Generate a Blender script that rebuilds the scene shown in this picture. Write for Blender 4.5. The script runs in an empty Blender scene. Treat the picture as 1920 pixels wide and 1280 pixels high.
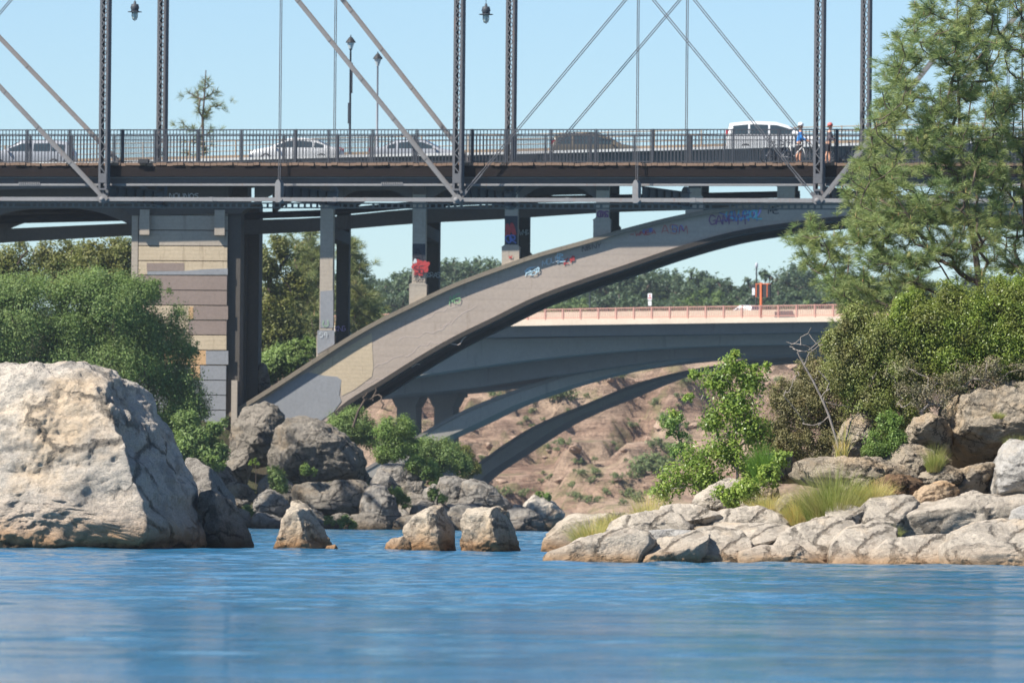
import bpy, bmesh, math, random
import numpy as np
from mathutils import Vector, Matrix, Euler
R = math.radians
random.seed(7); RNG = np.random.default_rng(7)
S = bpy.context.scene
COL = S.collection
# ------------------------------------------------------------------ camera
FPX = 12900.0; HC = 0.86; ROLL = R(0.5); PITCH = math.atan(320 / FPX)
CROT = Euler((math.pi / 2 + PITCH, 0, 0)).to_matrix() @ Matrix.Rotation(ROLL, 3, 'Z')
CAMP = Vector((0, 0, HC))
cam_d = bpy.data.cameras.new('camera'); cam = bpy.data.objects.new('camera', cam_d); COL.objects.link(cam)
cam.matrix_world = Matrix.Translation(CAMP) @ CROT.to_4x4()
cam_d.sensor_width = 36; cam_d.lens = FPX / 1920 * 36; cam_d.clip_end = 8000; cam_d.clip_start = 0.5
cam_d.dof.use_dof = True; cam_d.dof.focus_distance = 135; cam_d.dof.aperture_fstop = 6.6
S.camera = cam

def ray(px, py):
    return CROT @ Vector(((px - 960) / FPX, (640 - py) / FPX, -1))
def P(px, py, D):
    r = ray(px, py); return CAMP + r * (D / r.y)

class Frame:
    """local frame of a bridge: u along it (to the right, nearer), v away from the camera, z up"""
    def __init__(s, px, D, th):
        s.th = R(th); p = P(px, 900, D); s.O = Vector((p.x, p.y, 0))
        s.a = Vector((math.cos(s.th), -math.sin(s.th), 0)); s.c = Vector((math.sin(s.th), math.cos(s.th), 0))
    def uz(s, px, py, v=0.0):
        r = ray(px, py); t = (v - (CAMP - s.O).dot(s.c)) / r.dot(s.c)
        p = CAMP + r * t; return ((p - s.O).dot(s.a), p.z)
    def u(s, px, v=0.0, py=400): return s.uz(px, py, v)[0]
    def w(s, u, v, z): return s.O + s.a * u + s.c * v + Vector((0, 0, z))

# ------------------------------------------------------------------ tagging
def tag(o, label=None, cat=None, group=None, kind=None):
    if label: o['label'] = label
    if cat: o['category'] = cat
    if group: o['group'] = group
    if kind: o['kind'] = kind
    return o
def thing(name, label, cat, loc=(0, 0, 0), rz=0.0, group=None):
    o = bpy.data.objects.new(name, None); COL.objects.link(o); o.empty_display_size = .2
    o.location = loc; o.rotation_euler = (0, 0, rz); return tag(o, label, cat, group)
def link(name, me, mat=None, parent=None, loc=None):
    o = bpy.data.objects.new(name, me); COL.objects.link(o)
    if mat is not None:
        me.materials.clear(); me.materials.append(mat)
    if parent is not None: o.parent = parent
    if loc is not None: o.location = loc
    return o
def copy_tree(o, parent=None):
    c = o.copy(); COL.objects.link(c); c.parent = parent
    for ch in list(o.children): copy_tree(ch, c)
    return c
def mesh_np(name, V, F, smooth=False):
    V = np.asarray(V, dtype=np.float32); F = np.asarray(F, dtype=np.int32)
    me = bpy.data.meshes.new(name); n, k = F.shape
    me.vertices.add(len(V)); me.vertices.foreach_set('co', V.ravel())
    me.loops.add(n * k); me.loops.foreach_set('vertex_index', F.ravel())
    me.polygons.add(n); me.polygons.foreach_set('loop_start', np.arange(0, n * k, k, dtype=np.int32))
    if smooth: me.polygons.foreach_set('use_smooth', np.ones(n, dtype=bool))
    me.update(calc_edges=True); return me

class MB:
    """collects shapes into one mesh"""
    def __init__(s): s.v = []; s.f = []
    def add(s, vs, fs):
        n = len(s.v); s.v += [tuple(p) for p in vs]; s.f += [tuple(i + n for i in f) for f in fs]; return s
    def box(s, x0, x1, y0, y1, z0, z1):
        return s.add([(x0, y0, z0), (x1, y0, z0), (x1, y1, z0), (x0, y1, z0), (x0, y0, z1), (x1, y0, z1), (x1, y1, z1), (x0, y1, z1)],
                     [(3, 2, 1, 0), (4, 5, 6, 7), (0, 1, 5, 4), (1, 2, 6, 5), (2, 3, 7, 6), (3, 0, 4, 7)])
    def prism(s, pts, y0, y1):
        """polygon of (x,z) extruded in y"""
        n = len(pts)
        vs = [(x, y0, z) for x, z in pts] + [(x, y1, z) for x, z in pts]
        fs = [tuple(range(n)), tuple(range(2 * n - 1, n - 1, -1))] + [(i, i + n, (i + 1) % n + n, (i + 1) % n) for i in range(n)]
        return s.add(vs, fs)
    def band(s, top, bot, y0, y1):
        """top/bot lists of (x,z), same length"""
        n = len(top); vs = []
        for (a, b), (c, d) in zip(top, bot): vs += [(a, y0, b), (c, y0, d), (a, y1, b), (c, y1, d)]
        fs = []
        for i in range(n - 1):
            o = 4 * i; q = o + 4
            fs += [(o, o + 1, q + 1, q), (o + 2, q + 2, q + 3, o + 3), (o, q, q + 2, o + 2), (o + 1, o + 3, q + 3, q + 1)]
        e = 4 * (n - 1); fs += [(0, 2, 3, 1), (e, e + 1, e + 3, e + 2)]
        return s.add(vs, fs)
    def bar(s, a, b, w, h=None, up=(0, 0, 1)):
        """rectangular bar from a to b"""
        h = h or w; a = Vector(a); b = Vector(b); d = (b - a).normalized(); up = Vector(up)
        if abs(d.dot(up)) > .98: up = Vector((0, 1, 0))
        x = d.cross(up).normalized() * w / 2; y = x.cross(d).normalized() * h / 2
        vs = [p + i * x + j * y for p in (a, b) for i, j in ((-1, -1), (1, -1), (1, 1), (-1, 1))]
        return s.add(vs, [(3, 2, 1, 0), (4, 5, 6, 7), (0, 1, 5, 4), (1, 2, 6, 5), (2, 3, 7, 6), (3, 0, 4, 7)])
    def tube(s, pts, r, n=6, cap=True):
        pts = [Vector(p) for p in pts]; rs = r if isinstance(r, (list, tuple)) else [r] * len(pts)
        vs = []; m = len(pts)
        for i, p in enumerate(pts):
            d = (pts[min(i + 1, m - 1)] - pts[max(i - 1, 0)]).normalized()
            up = Vector((0, 0, 1)) if abs(d.z) < .9 else Vector((0, 1, 0))
            x = d.cross(up).normalized(); y = d.cross(x)
            vs += [p + (x * math.cos(2 * math.pi * k / n) + y * math.sin(2 * math.pi * k / n)) * rs[i] for k in range(n)]
        fs = [(i * n + k, i * n + (k + 1) % n, (i + 1) * n + (k + 1) % n, (i + 1) * n + k) for i in range(m - 1) for k in range(n)]
        if cap: fs += [tuple(range(n)), tuple(range(m * n - 1, (m - 1) * n - 1, -1))]
        return s.add(vs, fs)
    def lathe(s, prof, c=(0, 0, 0), n=16, axis='z'):
        vs = []
        for r, h in prof:
            for k in range(n):
                a = 2 * math.pi * k / n; q = (r * math.cos(a), r * math.sin(a), h)
                if axis == 'y': q = (q[0], q[2], q[1])
                vs.append((c[0] + q[0], c[1] + q[1], c[2] + q[2]))
        m = len(prof)
        fs = [(i * n + k, i * n + (k + 1) % n, (i + 1) * n + (k + 1) % n, (i + 1) * n + k) for i in range(m - 1) for k in range(n)]
        fs += [tuple(range(n)), tuple(range(m * n - 1, (m - 1) * n - 1, -1))]
        return s.add(vs, fs)
    def build(s, name, mat, parent=None, smooth=False, loc=None, label=None, bevel=0):
        me = bpy.data.meshes.new(name); me.from_pydata(s.v, [], s.f)
        bm = bmesh.new(); bm.from_mesh(me); bmesh.ops.recalc_face_normals(bm, faces=bm.faces); bm.to_mesh(me); bm.free()
        if smooth: me.polygons.foreach_set('use_smooth', [True] * len(me.polygons))
        o = link(name, me, mat, parent, loc)
        if bevel:
            m = o.modifiers.new('bevel', 'BEVEL'); m.width = bevel; m.segments = 2; m.limit_method = 'ANGLE'
        if label: o['label'] = label
        return o

def resample(pts, n, smooth=True):
    """points (x,y) resampled evenly, Catmull-Rom"""
    p = np.array(pts, float)
    d = np.r_[0, np.cumsum(np.hypot(*np.diff(p, axis=0).T))]; t = np.linspace(0, d[-1], n)
    if not smooth: return [(np.interp(a, d, p[:, 0]), np.interp(a, d, p[:, 1])) for a in t]
    m = np.gradient(p, d, axis=0); out = []
    for a in t:
        i = min(max(np.searchsorted(d, a) - 1, 0), len(p) - 2); h = d[i + 1] - d[i]; q = (a - d[i]) / h
        out.append(tuple((2*q**3-3*q**2+1)*p[i] + (q**3-2*q**2+q)*h*m[i] + (-2*q**3+3*q**2)*p[i+1] + (q**3-q**2)*h*m[i+1]))
    return out

# ------------------------------------------------------------------ noise
def vnoise(p, seed=0):
    i = np.floor(p).astype(np.int64); f = p - i; u = f * f * f * (f * (f * 6 - 15) + 10); out = 0
    for dx in (0, 1):
        for dy in (0, 1):
            for dz in (0, 1):
                h = ((i[:, 0] + dx) * 73856093) ^ ((i[:, 1] + dy) * 19349663) ^ ((i[:, 2] + dz) * 83492791) ^ (seed * 2654435 + 1013)
                h = (h ^ (h >> 13)) * 1274126177 & 0xffffffff; h = (h ^ (h >> 16)) * 2246822519 & 0xffffffff
                g = ((h >> 8) & 0xffff) / 32767.5 - 1
                out = out + g * (u[:, 0] if dx else 1 - u[:, 0]) * (u[:, 1] if dy else 1 - u[:, 1]) * (u[:, 2] if dz else 1 - u[:, 2])
    return out
def fbm(p, o=4, seed=0, gain=.5):
    a, t, s = 1., 0, 0
    for k in range(o):
        t = t + a * vnoise(p * 2 ** k + 17.3 * k, seed + k); s += a; a *= gain
    return t / s

# ------------------------------------------------------------------ materials
class NT:
    def __init__(s, name):
        s.m = bpy.data.materials.new(name); s.m.use_nodes = True; s.t = s.m.node_tree; s.n = s.t.nodes
        s.b = s.n['Principled BSDF']; s.out = s.n['Material Output']
    def new(s, typ, **kw):
        n = s.n.new(typ)
        for k, v in kw.items():
            if k in n.inputs: 
                if hasattr(v, 'is_linked'): s.t.links.new(v, n.inputs[k])
                else: n.inputs[k].default_value = v
            else: setattr(n, k, v)
        return n
    def ln(s, a, b): s.t.links.new(a, b)
    def coord(s, scale=(1, 1, 1), rot=(0, 0, 0), src='Object', loc=(0, 0, 0)):
        tc = s.new('ShaderNodeTexCoord'); mp = s.new('ShaderNodeMapping'); s.ln(tc.outputs[src], mp.inputs[0])
        mp.inputs['Scale'].default_value = scale; mp.inputs['Rotation'].default_value = rot; mp.inputs['Location'].default_value = loc
        return mp.outputs[0]
    def noise(s, vec, scale, detail=6, rough=.6, dist=0):
        n = s.new('ShaderNodeTexNoise', Scale=scale, Detail=detail, Roughness=rough, Distortion=dist); s.ln(vec, n.inputs['Vector']); return n.outputs['Fac']
    def ramp(s, fac, stops):
        r = s.new('ShaderNodeValToRGB'); s.ln(fac, r.inputs[0]); e = r.color_ramp.elements
        while len(e) < len(stops): e.new(.5)
        for el, (p, c) in zip(e, stops):
            el.position = p; el.color = (c, c, c, 1) if isinstance(c, (int, float)) else (*c, 1)
        return r.outputs[0]
    def mix(s, fac, a, b, mode='MIX'):
        m = s.new('ShaderNodeMixRGB', blend_type=mode)
        for k, v in ((0, fac), (1, a), (2, b)):
            if hasattr(v, 'is_linked'): s.ln(v, m.inputs[k])
            elif isinstance(v, (int, float)): m.inputs[k].default_value = v if k == 0 else (v, v, v, 1)
            else: m.inputs[k].default_value = (*v, 1)
        return m.outputs[0]
    def math(s, op, a, b=0.0, clamp=False):
        m = s.new('ShaderNodeMath', operation=op, use_clamp=clamp)
        for k, v in ((0, a), (1, b)):
            if hasattr(v, 'is_linked'): s.ln(v, m.inputs[k])
            else: m.inputs[k].default_value = v
        return m.outputs[0]
    def bump(s, h, strength=.5, dist=.05, prev=None):
        b = s.new('ShaderNodeBump', Strength=strength, Distance=dist); s.ln(h, b.inputs['Height'])
        if prev is not None: s.ln(prev, b.inputs['Normal'])
        return b.outputs[0]
    def done(s, col=None, rough=.8, normal=None, spec=.3, metal=0):
        if col is not None:
            if hasattr(col, 'is_linked'): s.ln(col, s.b.inputs['Base Color'])
            else: s.b.inputs['Base Color'].default_value = (*col, 1)
        if hasattr(rough, 'is_linked'): s.ln(rough, s.b.inputs['Roughness'])
        else: s.b.inputs['Roughness'].default_value = rough
        s.b.inputs['Specular IOR Level'].default_value = spec; s.b.inputs['Metallic'].default_value = metal
        if normal is not None: s.ln(normal, s.b.inputs['Normal'])
        return s.m

def m_plain(name, c, rough=.6, var=.12, scale=3, spec=.4, metal=0, bump=.1):
    n = NT(name); v = n.coord(); f = n.noise(v, scale, 5)
    lo = tuple(x * (1 - var) for x in c); hi = tuple(min(1, x * (1 + var)) for x in c)
    return n.done(n.ramp(f, [(.3, lo), (.7, hi)]), rough, n.bump(n.noise(v, scale * 6, 3), bump, .01), spec, metal)

def m_concrete(name, c, stain=(.12, .09, .06), amt=.4, streak=1.0, board=0.0):
    n = NT(name); v = n.coord(); big = n.noise(v, .35, 5, .6); fine = n.noise(v, 6, 6, .7)
    col = n.mix(n.ramp(big, [(.35, 0), (.7, .6)]), c, tuple(x * .78 for x in c))
    col = n.mix(n.ramp(fine, [(.35, .35), (.6, 0)]), col, tuple(x * .62 for x in c))
    st = n.noise(n.coord((1.1, 1.1, .12)), 2.2 * streak, 6, .75)
    col = n.mix(n.ramp(st, [(.58, 0), (.74, amt)]), col, stain)
    spots = n.noise(v, 14, 4, .8); col = n.mix(n.ramp(spots, [(.66, 0), (.72, amt)]), col, stain)
    nm = n.bump(fine, .35, .03)
    if board:
        wv = n.new('ShaderNodeTexWave', wave_type='BANDS', bands_direction='Z', Scale=board, Distortion=.4, Detail=1)
        n.ln(n.coord(), wv.inputs['Vector']); nm = n.bump(wv.outputs['Fac'], .15, .01, nm)
        col = n.mix(n.math('MULTIPLY', n.ramp(wv.outputs['Fac'], [(0, .35), (.12, 0)]), big), col, tuple(x * .6 for x in c))
    return n.done(col, .88, nm, .2)

def m_rock(name, light, dark, stain=None, scale=1.0, lichen=(.16, .15, .12), lich=.5, crack=.5, water=0.35, dirt=.5, bump=1.0):
    n = NT(name); v = n.coord(); w = n.coord((1.0, 1.0, 1.6), (.3, .5, .2))
    big = n.noise(v, .55 * scale, 6, .62, .4); mid = n.noise(w, 2.3 * scale, 8, .68, .3); fine = n.noise(v, 11 * scale, 8, .75)
    grain = n.noise(v, 45 * scale, 4, .7)
    col = n.mix(n.ramp(big, [(.36, 0), (.66, 1)]), light, tuple((a * .55 + b * .45) for a, b in zip(light, dark)))
    col = n.mix(n.ramp(mid, [(.5, 0), (.58, .6), (.68, .8)]), col, dark)
    col = n.mix(n.ramp(fine, [(.52, 0), (.7, lich)]), col, lichen)
    col = n.mix(n.ramp(grain, [(.35, .45), (.55, 0)]), col, tuple(x * .5 for x in dark))
    col = n.mix(n.ramp(n.noise(v, 5 * scale, 5, .7), [(.6, 0), (.72, .55)]), col, tuple(min(1, x * 1.25) for x in light))
    col = n.mix(n.ramp(n.noise(n.coord(loc=(7, 3, 1)), .8 * scale, 5, .6), [(.5, 0), (.66, .55)]), col, (light[0] * .98, light[1] * .80, light[2] * .58))
    col = n.mix(n.ramp(n.noise(n.coord((1, 1, .6), loc=(3, 9, 4)), 1.6 * scale, 6, .7), [(.56, 0), (.66, .6)]), col, tuple(.42 * a + .3 * b for a, b in zip(dark, light)))
    vo = n.new('ShaderNodeTexVoronoi', feature='DISTANCE_TO_EDGE', Scale=.9 * scale)
    wob = n.new('ShaderNodeVectorMath', operation='ADD'); n.ln(w, wob.inputs[0])
    nz = n.new('ShaderNodeTexNoise', Scale=1.5 * scale, Detail=6, Roughness=.7); n.ln(v, nz.inputs['Vector'])
    n.ln(nz.outputs['Color'], wob.inputs[1]); n.ln(wob.outputs[0], vo.inputs['Vector'])
    ck = n.ramp(vo.outputs['Distance'], [(0, 0), (.018, .25), (.05, 1)])
    gate = n.ramp(n.noise(v, 1.1 * scale, 3), [(.44, 0), (.54, 1)])
    ck = n.math('MAXIMUM', ck, n.math('SUBTRACT', 1.0, gate))
    col = n.mix(n.math('MULTIPLY', n.math('SUBTRACT', 1.0, ck), crack), col, tuple(x * .3 for x in dark))
    if stain:
        geo = n.new('ShaderNodeNewGeometry'); sx = n.new('ShaderNodeSeparateXYZ'); n.ln(geo.outputs['Position'], sx.inputs[0])
        z = n.math('ADD', sx.outputs['Z'], n.math('MULTIPLY', n.math('SUBTRACT', mid, .5), 1.6 * water))
        zz = n.math('DIVIDE', z, water * 2.4)
        col = n.mix(n.ramp(zz, [(.12, .9), (.5, .25), (1, 0)]), col, stain)
        col = n.mix(n.ramp(zz, [(0, .9), (.12, 0)]), col, (.035, .028, .02))
        col = n.mix(n.ramp(n.noise(n.coord((1, 1, .5)), 1.3 * scale, 5, .65), [(.6, 0), (.72, dirt)]), col, stain)
    nm = n.bump(ck, 1.0, .09 / scale); nm = n.bump(mid, .65 * bump, .32 / scale, nm); nm = n.bump(n.ramp(n.noise(w, 5.5 * scale, 6, .65, .8), [(.42, 0), (.5, 1), (.56, .55)]), .5 * bump, .06 / scale, nm); nm = n.bump(fine, .8 * bump, .09 / scale, nm)
    return n.done(col, .9, nm, .15)

def m_leaf(name, c1, c2, c3=None, trans=.35, nscale=1.2, rough=.55):
    n = NT(name); geo = n.new('ShaderNodeNewGeometry'); v = n.coord()
    col = n.mix(geo.outputs['Random Per Island'], c1, c2)
    f = n.noise(v, nscale, 4, .6); f2 = n.noise(n.coord(loc=(5, 2, 8)), nscale * 2.6, 4, .6)
    col = n.mix(n.ramp(f2, [(.5, 0), (.68, .6)]), col, tuple(x * y for x, y in zip(c1, (1.35, .95, .9)))); col = n.mix(n.ramp(f2, [(.34, .5), (.47, 0)]), col, tuple(x * y for x, y in zip(c2, (1.1, 1.15, 1.0))))
    if c3: col = n.mix(n.ramp(f, [(.45, 0), (.65, .8)]), col, c3)
    n.ln(col, n.b.inputs['Base Color']); n.b.inputs['Roughness'].default_value = rough; n.b.inputs['Specular IOR Level'].default_value = .35
    tr = n.new('ShaderNodeBsdfTranslucent'); n.ln(n.mix(.5, col, (.12, .16, .02), 'ADD'), tr.inputs[0])
    mx = n.new('ShaderNodeMixShader', Fac=trans); n.ln(n.b.outputs[0], mx.inputs[1]); n.ln(tr.outputs[0], mx.inputs[2]); n.ln(mx.outputs[0], n.out.inputs[0])
    return n.m
def m_bark(name, c):
    n = NT(name); v = n.coord((1, 1, .25)); f = n.noise(v, 14, 6, .7)
    return n.done(n.ramp(f, [(.3, tuple(x * .45 for x in c)), (.7, c)]), .95, n.bump(f, .8, .03), .1)

M = {}
M['steel'] = m_concrete('grey_bridge_paint', (.22, .213, .21), (.2, .08, .04), .6, 2.0)
M['steel_col'] = m_concrete('dark_grey_column_paint', (.115, .115, .12), (.2, .08, .04), .6, 2.0)
M['steel_mid'] = m_concrete('mid_grey_bar_paint', (.18, .172, .168), (.2, .09, .05), .6, 2.0)
M['steel_dark'] = m_plain('dark_steel', (.035, .042, .052), .6, .25, 1.5)
M['rail'] = m_plain('dark_rail_paint', (.032, .036, .044), .5, .2, 3)
M['timber'] = m_concrete('tarred_timber', (.011, .007, .006), (.035, .018, .013), .6, 1.0, 5.0)
M['plank'] = m_concrete('deck_plank', (.2, .13, .09), (.06, .04, .03), .5, 3.0)
M['conc'] = m_concrete('weathered_concrete', (.44, .375, .30), amt=.5, board=1.6)
M['soffit'] = m_concrete('dark_brown_soffit', (.06, .052, .045), amt=.4)  # lower lip, a much darker brown than the rib face
M['conc_tan'] = m_concrete('tan_concrete', (.56, .45, .31), (.16, .10, .06), .75, board=1.6)
M['conc_or'] = m_concrete('rust_stained_concrete', (.6, .38, .2), (.3, .16, .07), .5, board=1.6)
M['conc_shade'] = m_concrete('shade_toned_concrete', (.10, .088, .075), amt=.5)  # shade painted in: darker conc for the far rib, columns and pier sides
M['paint_brown'] = m_concrete('brown_cover_paint', (.44, .36, .295), (.17, .12, .085), .7, .5, .55)
M['paint_line'] = m_plain('patched_line_paint', (.47, .385, .33), .85, .1)
M['paint_pier'] = m_concrete('mauve_cover_paint', (.29, .225, .19), (.2, .15, .12), .2, .8)
M['paint_grey'] = m_concrete('grey_cover_paint', (.29, .295, .305), (.2, .2, .2), .2)
M['lip'] = m_concrete('mossy_coping', (.24, .20, .15), (.04, .028, .02), 1.0, 3.0)
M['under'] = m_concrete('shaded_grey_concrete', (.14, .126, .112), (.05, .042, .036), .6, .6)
M['far_conc'] = m_concrete('far_bridge_concrete', (.215, .197, .172), (.09, .08, .07), .6, .4)
M['far_para'] = m_concrete('cream_parapet', (.62, .50, .38), (.4, .3, .2), .25, .5)
M['pink'] = m_plain('salmon_rail_paint', (.50, .25, .19), .5, .08, 2)
M['tanwall'] = m_concrete('tan_parapet', (.45, .33, .22), (.3, .2, .12), .3, .5)
M['white_edge'] = m_plain('pale_edge', (.62, .60, .56), .7, .1, 2)
M['asphalt'] = m_plain('asphalt', (.06, .06, .062), .9, .2, 4)
M['blacks'] = m_plain('black_rubber', (.02, .02, .022), .7, .1, 4)
M['boulder'] = m_rock('pale_boulder_granite', (.63, .555, .46), (.29, .27, .24), (.38, .22, .11), .55, (.27, .25, .21), .4, .7, .55, .12, .8)
M['river'] = m_rock('river_granite', (.64, .55, .43), (.32, .27, .21), (.30, .16, .07), 1.2, (.16, .14, .11), .45, .6, .3, .35)
M['smooth'] = m_rock('smooth_water_worn_granite', (.57, .495, .40), (.28, .245, .20), (.34, .21, .11), .9, (.20, .175, .14), .5, .75, .17, .3, .8)
M['white'] = m_rock('pale_grey_granite', (.58, .545, .49), (.38, .36, .33), None, .8, (.25, .25, .25), .3, .4)
M['rough'] = m_rock('rough_tan_rock', (.66, .55, .41), (.30, .25, .19), None, 1.6, (.18, .16, .12), .55, .9, .3, .4, 1.6)
M['orange'] = m_rock('orange_broken_rock', (.60, .45, .30), (.28, .19, .12), None, 1.6, (.2, .12, .07), .5, .6)
M['brownrock'] = m_rock('brown_stained_rock', (.26, .16, .09), (.07, .05, .035), None, 1.8, (.08, .06, .04), .6, .8)
M['dark'] = m_rock('dark_lichened_rock', (.46, .405, .335), (.15, .133, .11), (.12, .085, .05), .8, (.085, .08, .05), .75, .9, .3, .2, 1.5)
M['greyrock'] = m_rock('grey_river_rock', (.48, .435, .375), (.18, .163, .145), (.14, .10, .07), .8, (.12, .11, .09), .6, .9, .3, .2, 1.3)
M['cliff'] = None
M['bark'] = m_bark('dark_bark', (.13, .10, .08)); M['bark_grey'] = m_bark('grey_bark', (.36, .31, .27)); M['bark_pine'] = m_bark('pine_bark', (.17, .125, .10))
M['needle'] = m_leaf('pine_needles', (.21, .27, .09), (.34, .38, .15), (.15, .24, .09), .35, 1.5)
M['needle_far'] = m_leaf('olive_pine_needles', (0.169, 0.195, 0.0715), (0.26, 0.273, 0.111), (0.117, 0.156, 0.052), .3, .3)
M['bud'] = m_plain('pine_bud', (.42, .27, .12), .8); M['cone'] = m_plain('green_cone', (.16, .16, .05), .8)
M['leaf_bright'] = m_leaf('bright_alder_leaf', (.19, .30, .05), (.38, .46, .11), (.14, .22, .05), .45, 2.5, .35)
M['leaf_shrub'] = m_leaf('shrub_leaf', (.13, .20, .03), (.30, .37, .075), (.17, .17, .05), .4, 1.6, .4)
M['leaf_mid'] = m_leaf('olive_shrub_leaf', (.15, .19, .045), (.30, .34, .10), (.19, .17, .07), .35, 1.8, .45)
M['leaf_dense'] = m_leaf('dense_green_leaf', (0.117, 0.195, 0.0455), (0.247, 0.351, 0.091), (0.104, 0.195, 0.052), .4, .35, .5)
M['leaf_olive'] = m_leaf('olive_twiggy_leaf', (0.169, 0.156, 0.065), (0.286, 0.26, 0.117), (0.13, 0.117, 0.0585), .3, 1.4)
M['leaf_twig'] = m_leaf('dry_twigs', (.17, .145, .085), (.27, .235, .14), (.15, .17, .06), .15, 1.4)
M['leaf_left'] = m_leaf('willow_leaf', (.13, .21, .065), (.27, .36, .12), (.12, .19, .05), .4, .3)
M['leaf_back'] = m_leaf('back_tree_leaf', (0.117, 0.143, 0.0325), (0.221, 0.221, 0.065), (0.091, 0.0975, 0.026), .35, .25)
M['leaf_oak'] = m_leaf('far_oak_leaf', (.05, .085, .045), (.085, .125, .06), (.04, .07, .042), .25, .2)
M['leaf_oak_light'] = m_leaf('far_light_leaf', (.09, .15, .04), (.14, .20, .06), None, .3, .2)
M['leaf_hill'] = m_leaf('hill_shrub_leaf', (0.104, 0.143, 0.0585), (0.182, 0.221, 0.091), None, .25, .2)
M['grass'] = m_leaf('green_reed', (0.156, 0.221, 0.039), (0.364, 0.377, 0.117), (0.442, 0.364, 0.156), .35, 2.2)
M['grass_dry'] = m_leaf('dry_yellow_grass', (0.546, 0.468, 0.156), (0.39, 0.403, 0.117), (0.676, 0.546, 0.26), .35, 2.2)
M['broom'] = m_leaf('broom_green', (0.091, 0.195, 0.026), (0.169, 0.312, 0.052), None, .35, 2)
M['glass'] = m_plain('car_glass', (.03, .045, .05), .08, .1, 1, .8, 0, 0)
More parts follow.
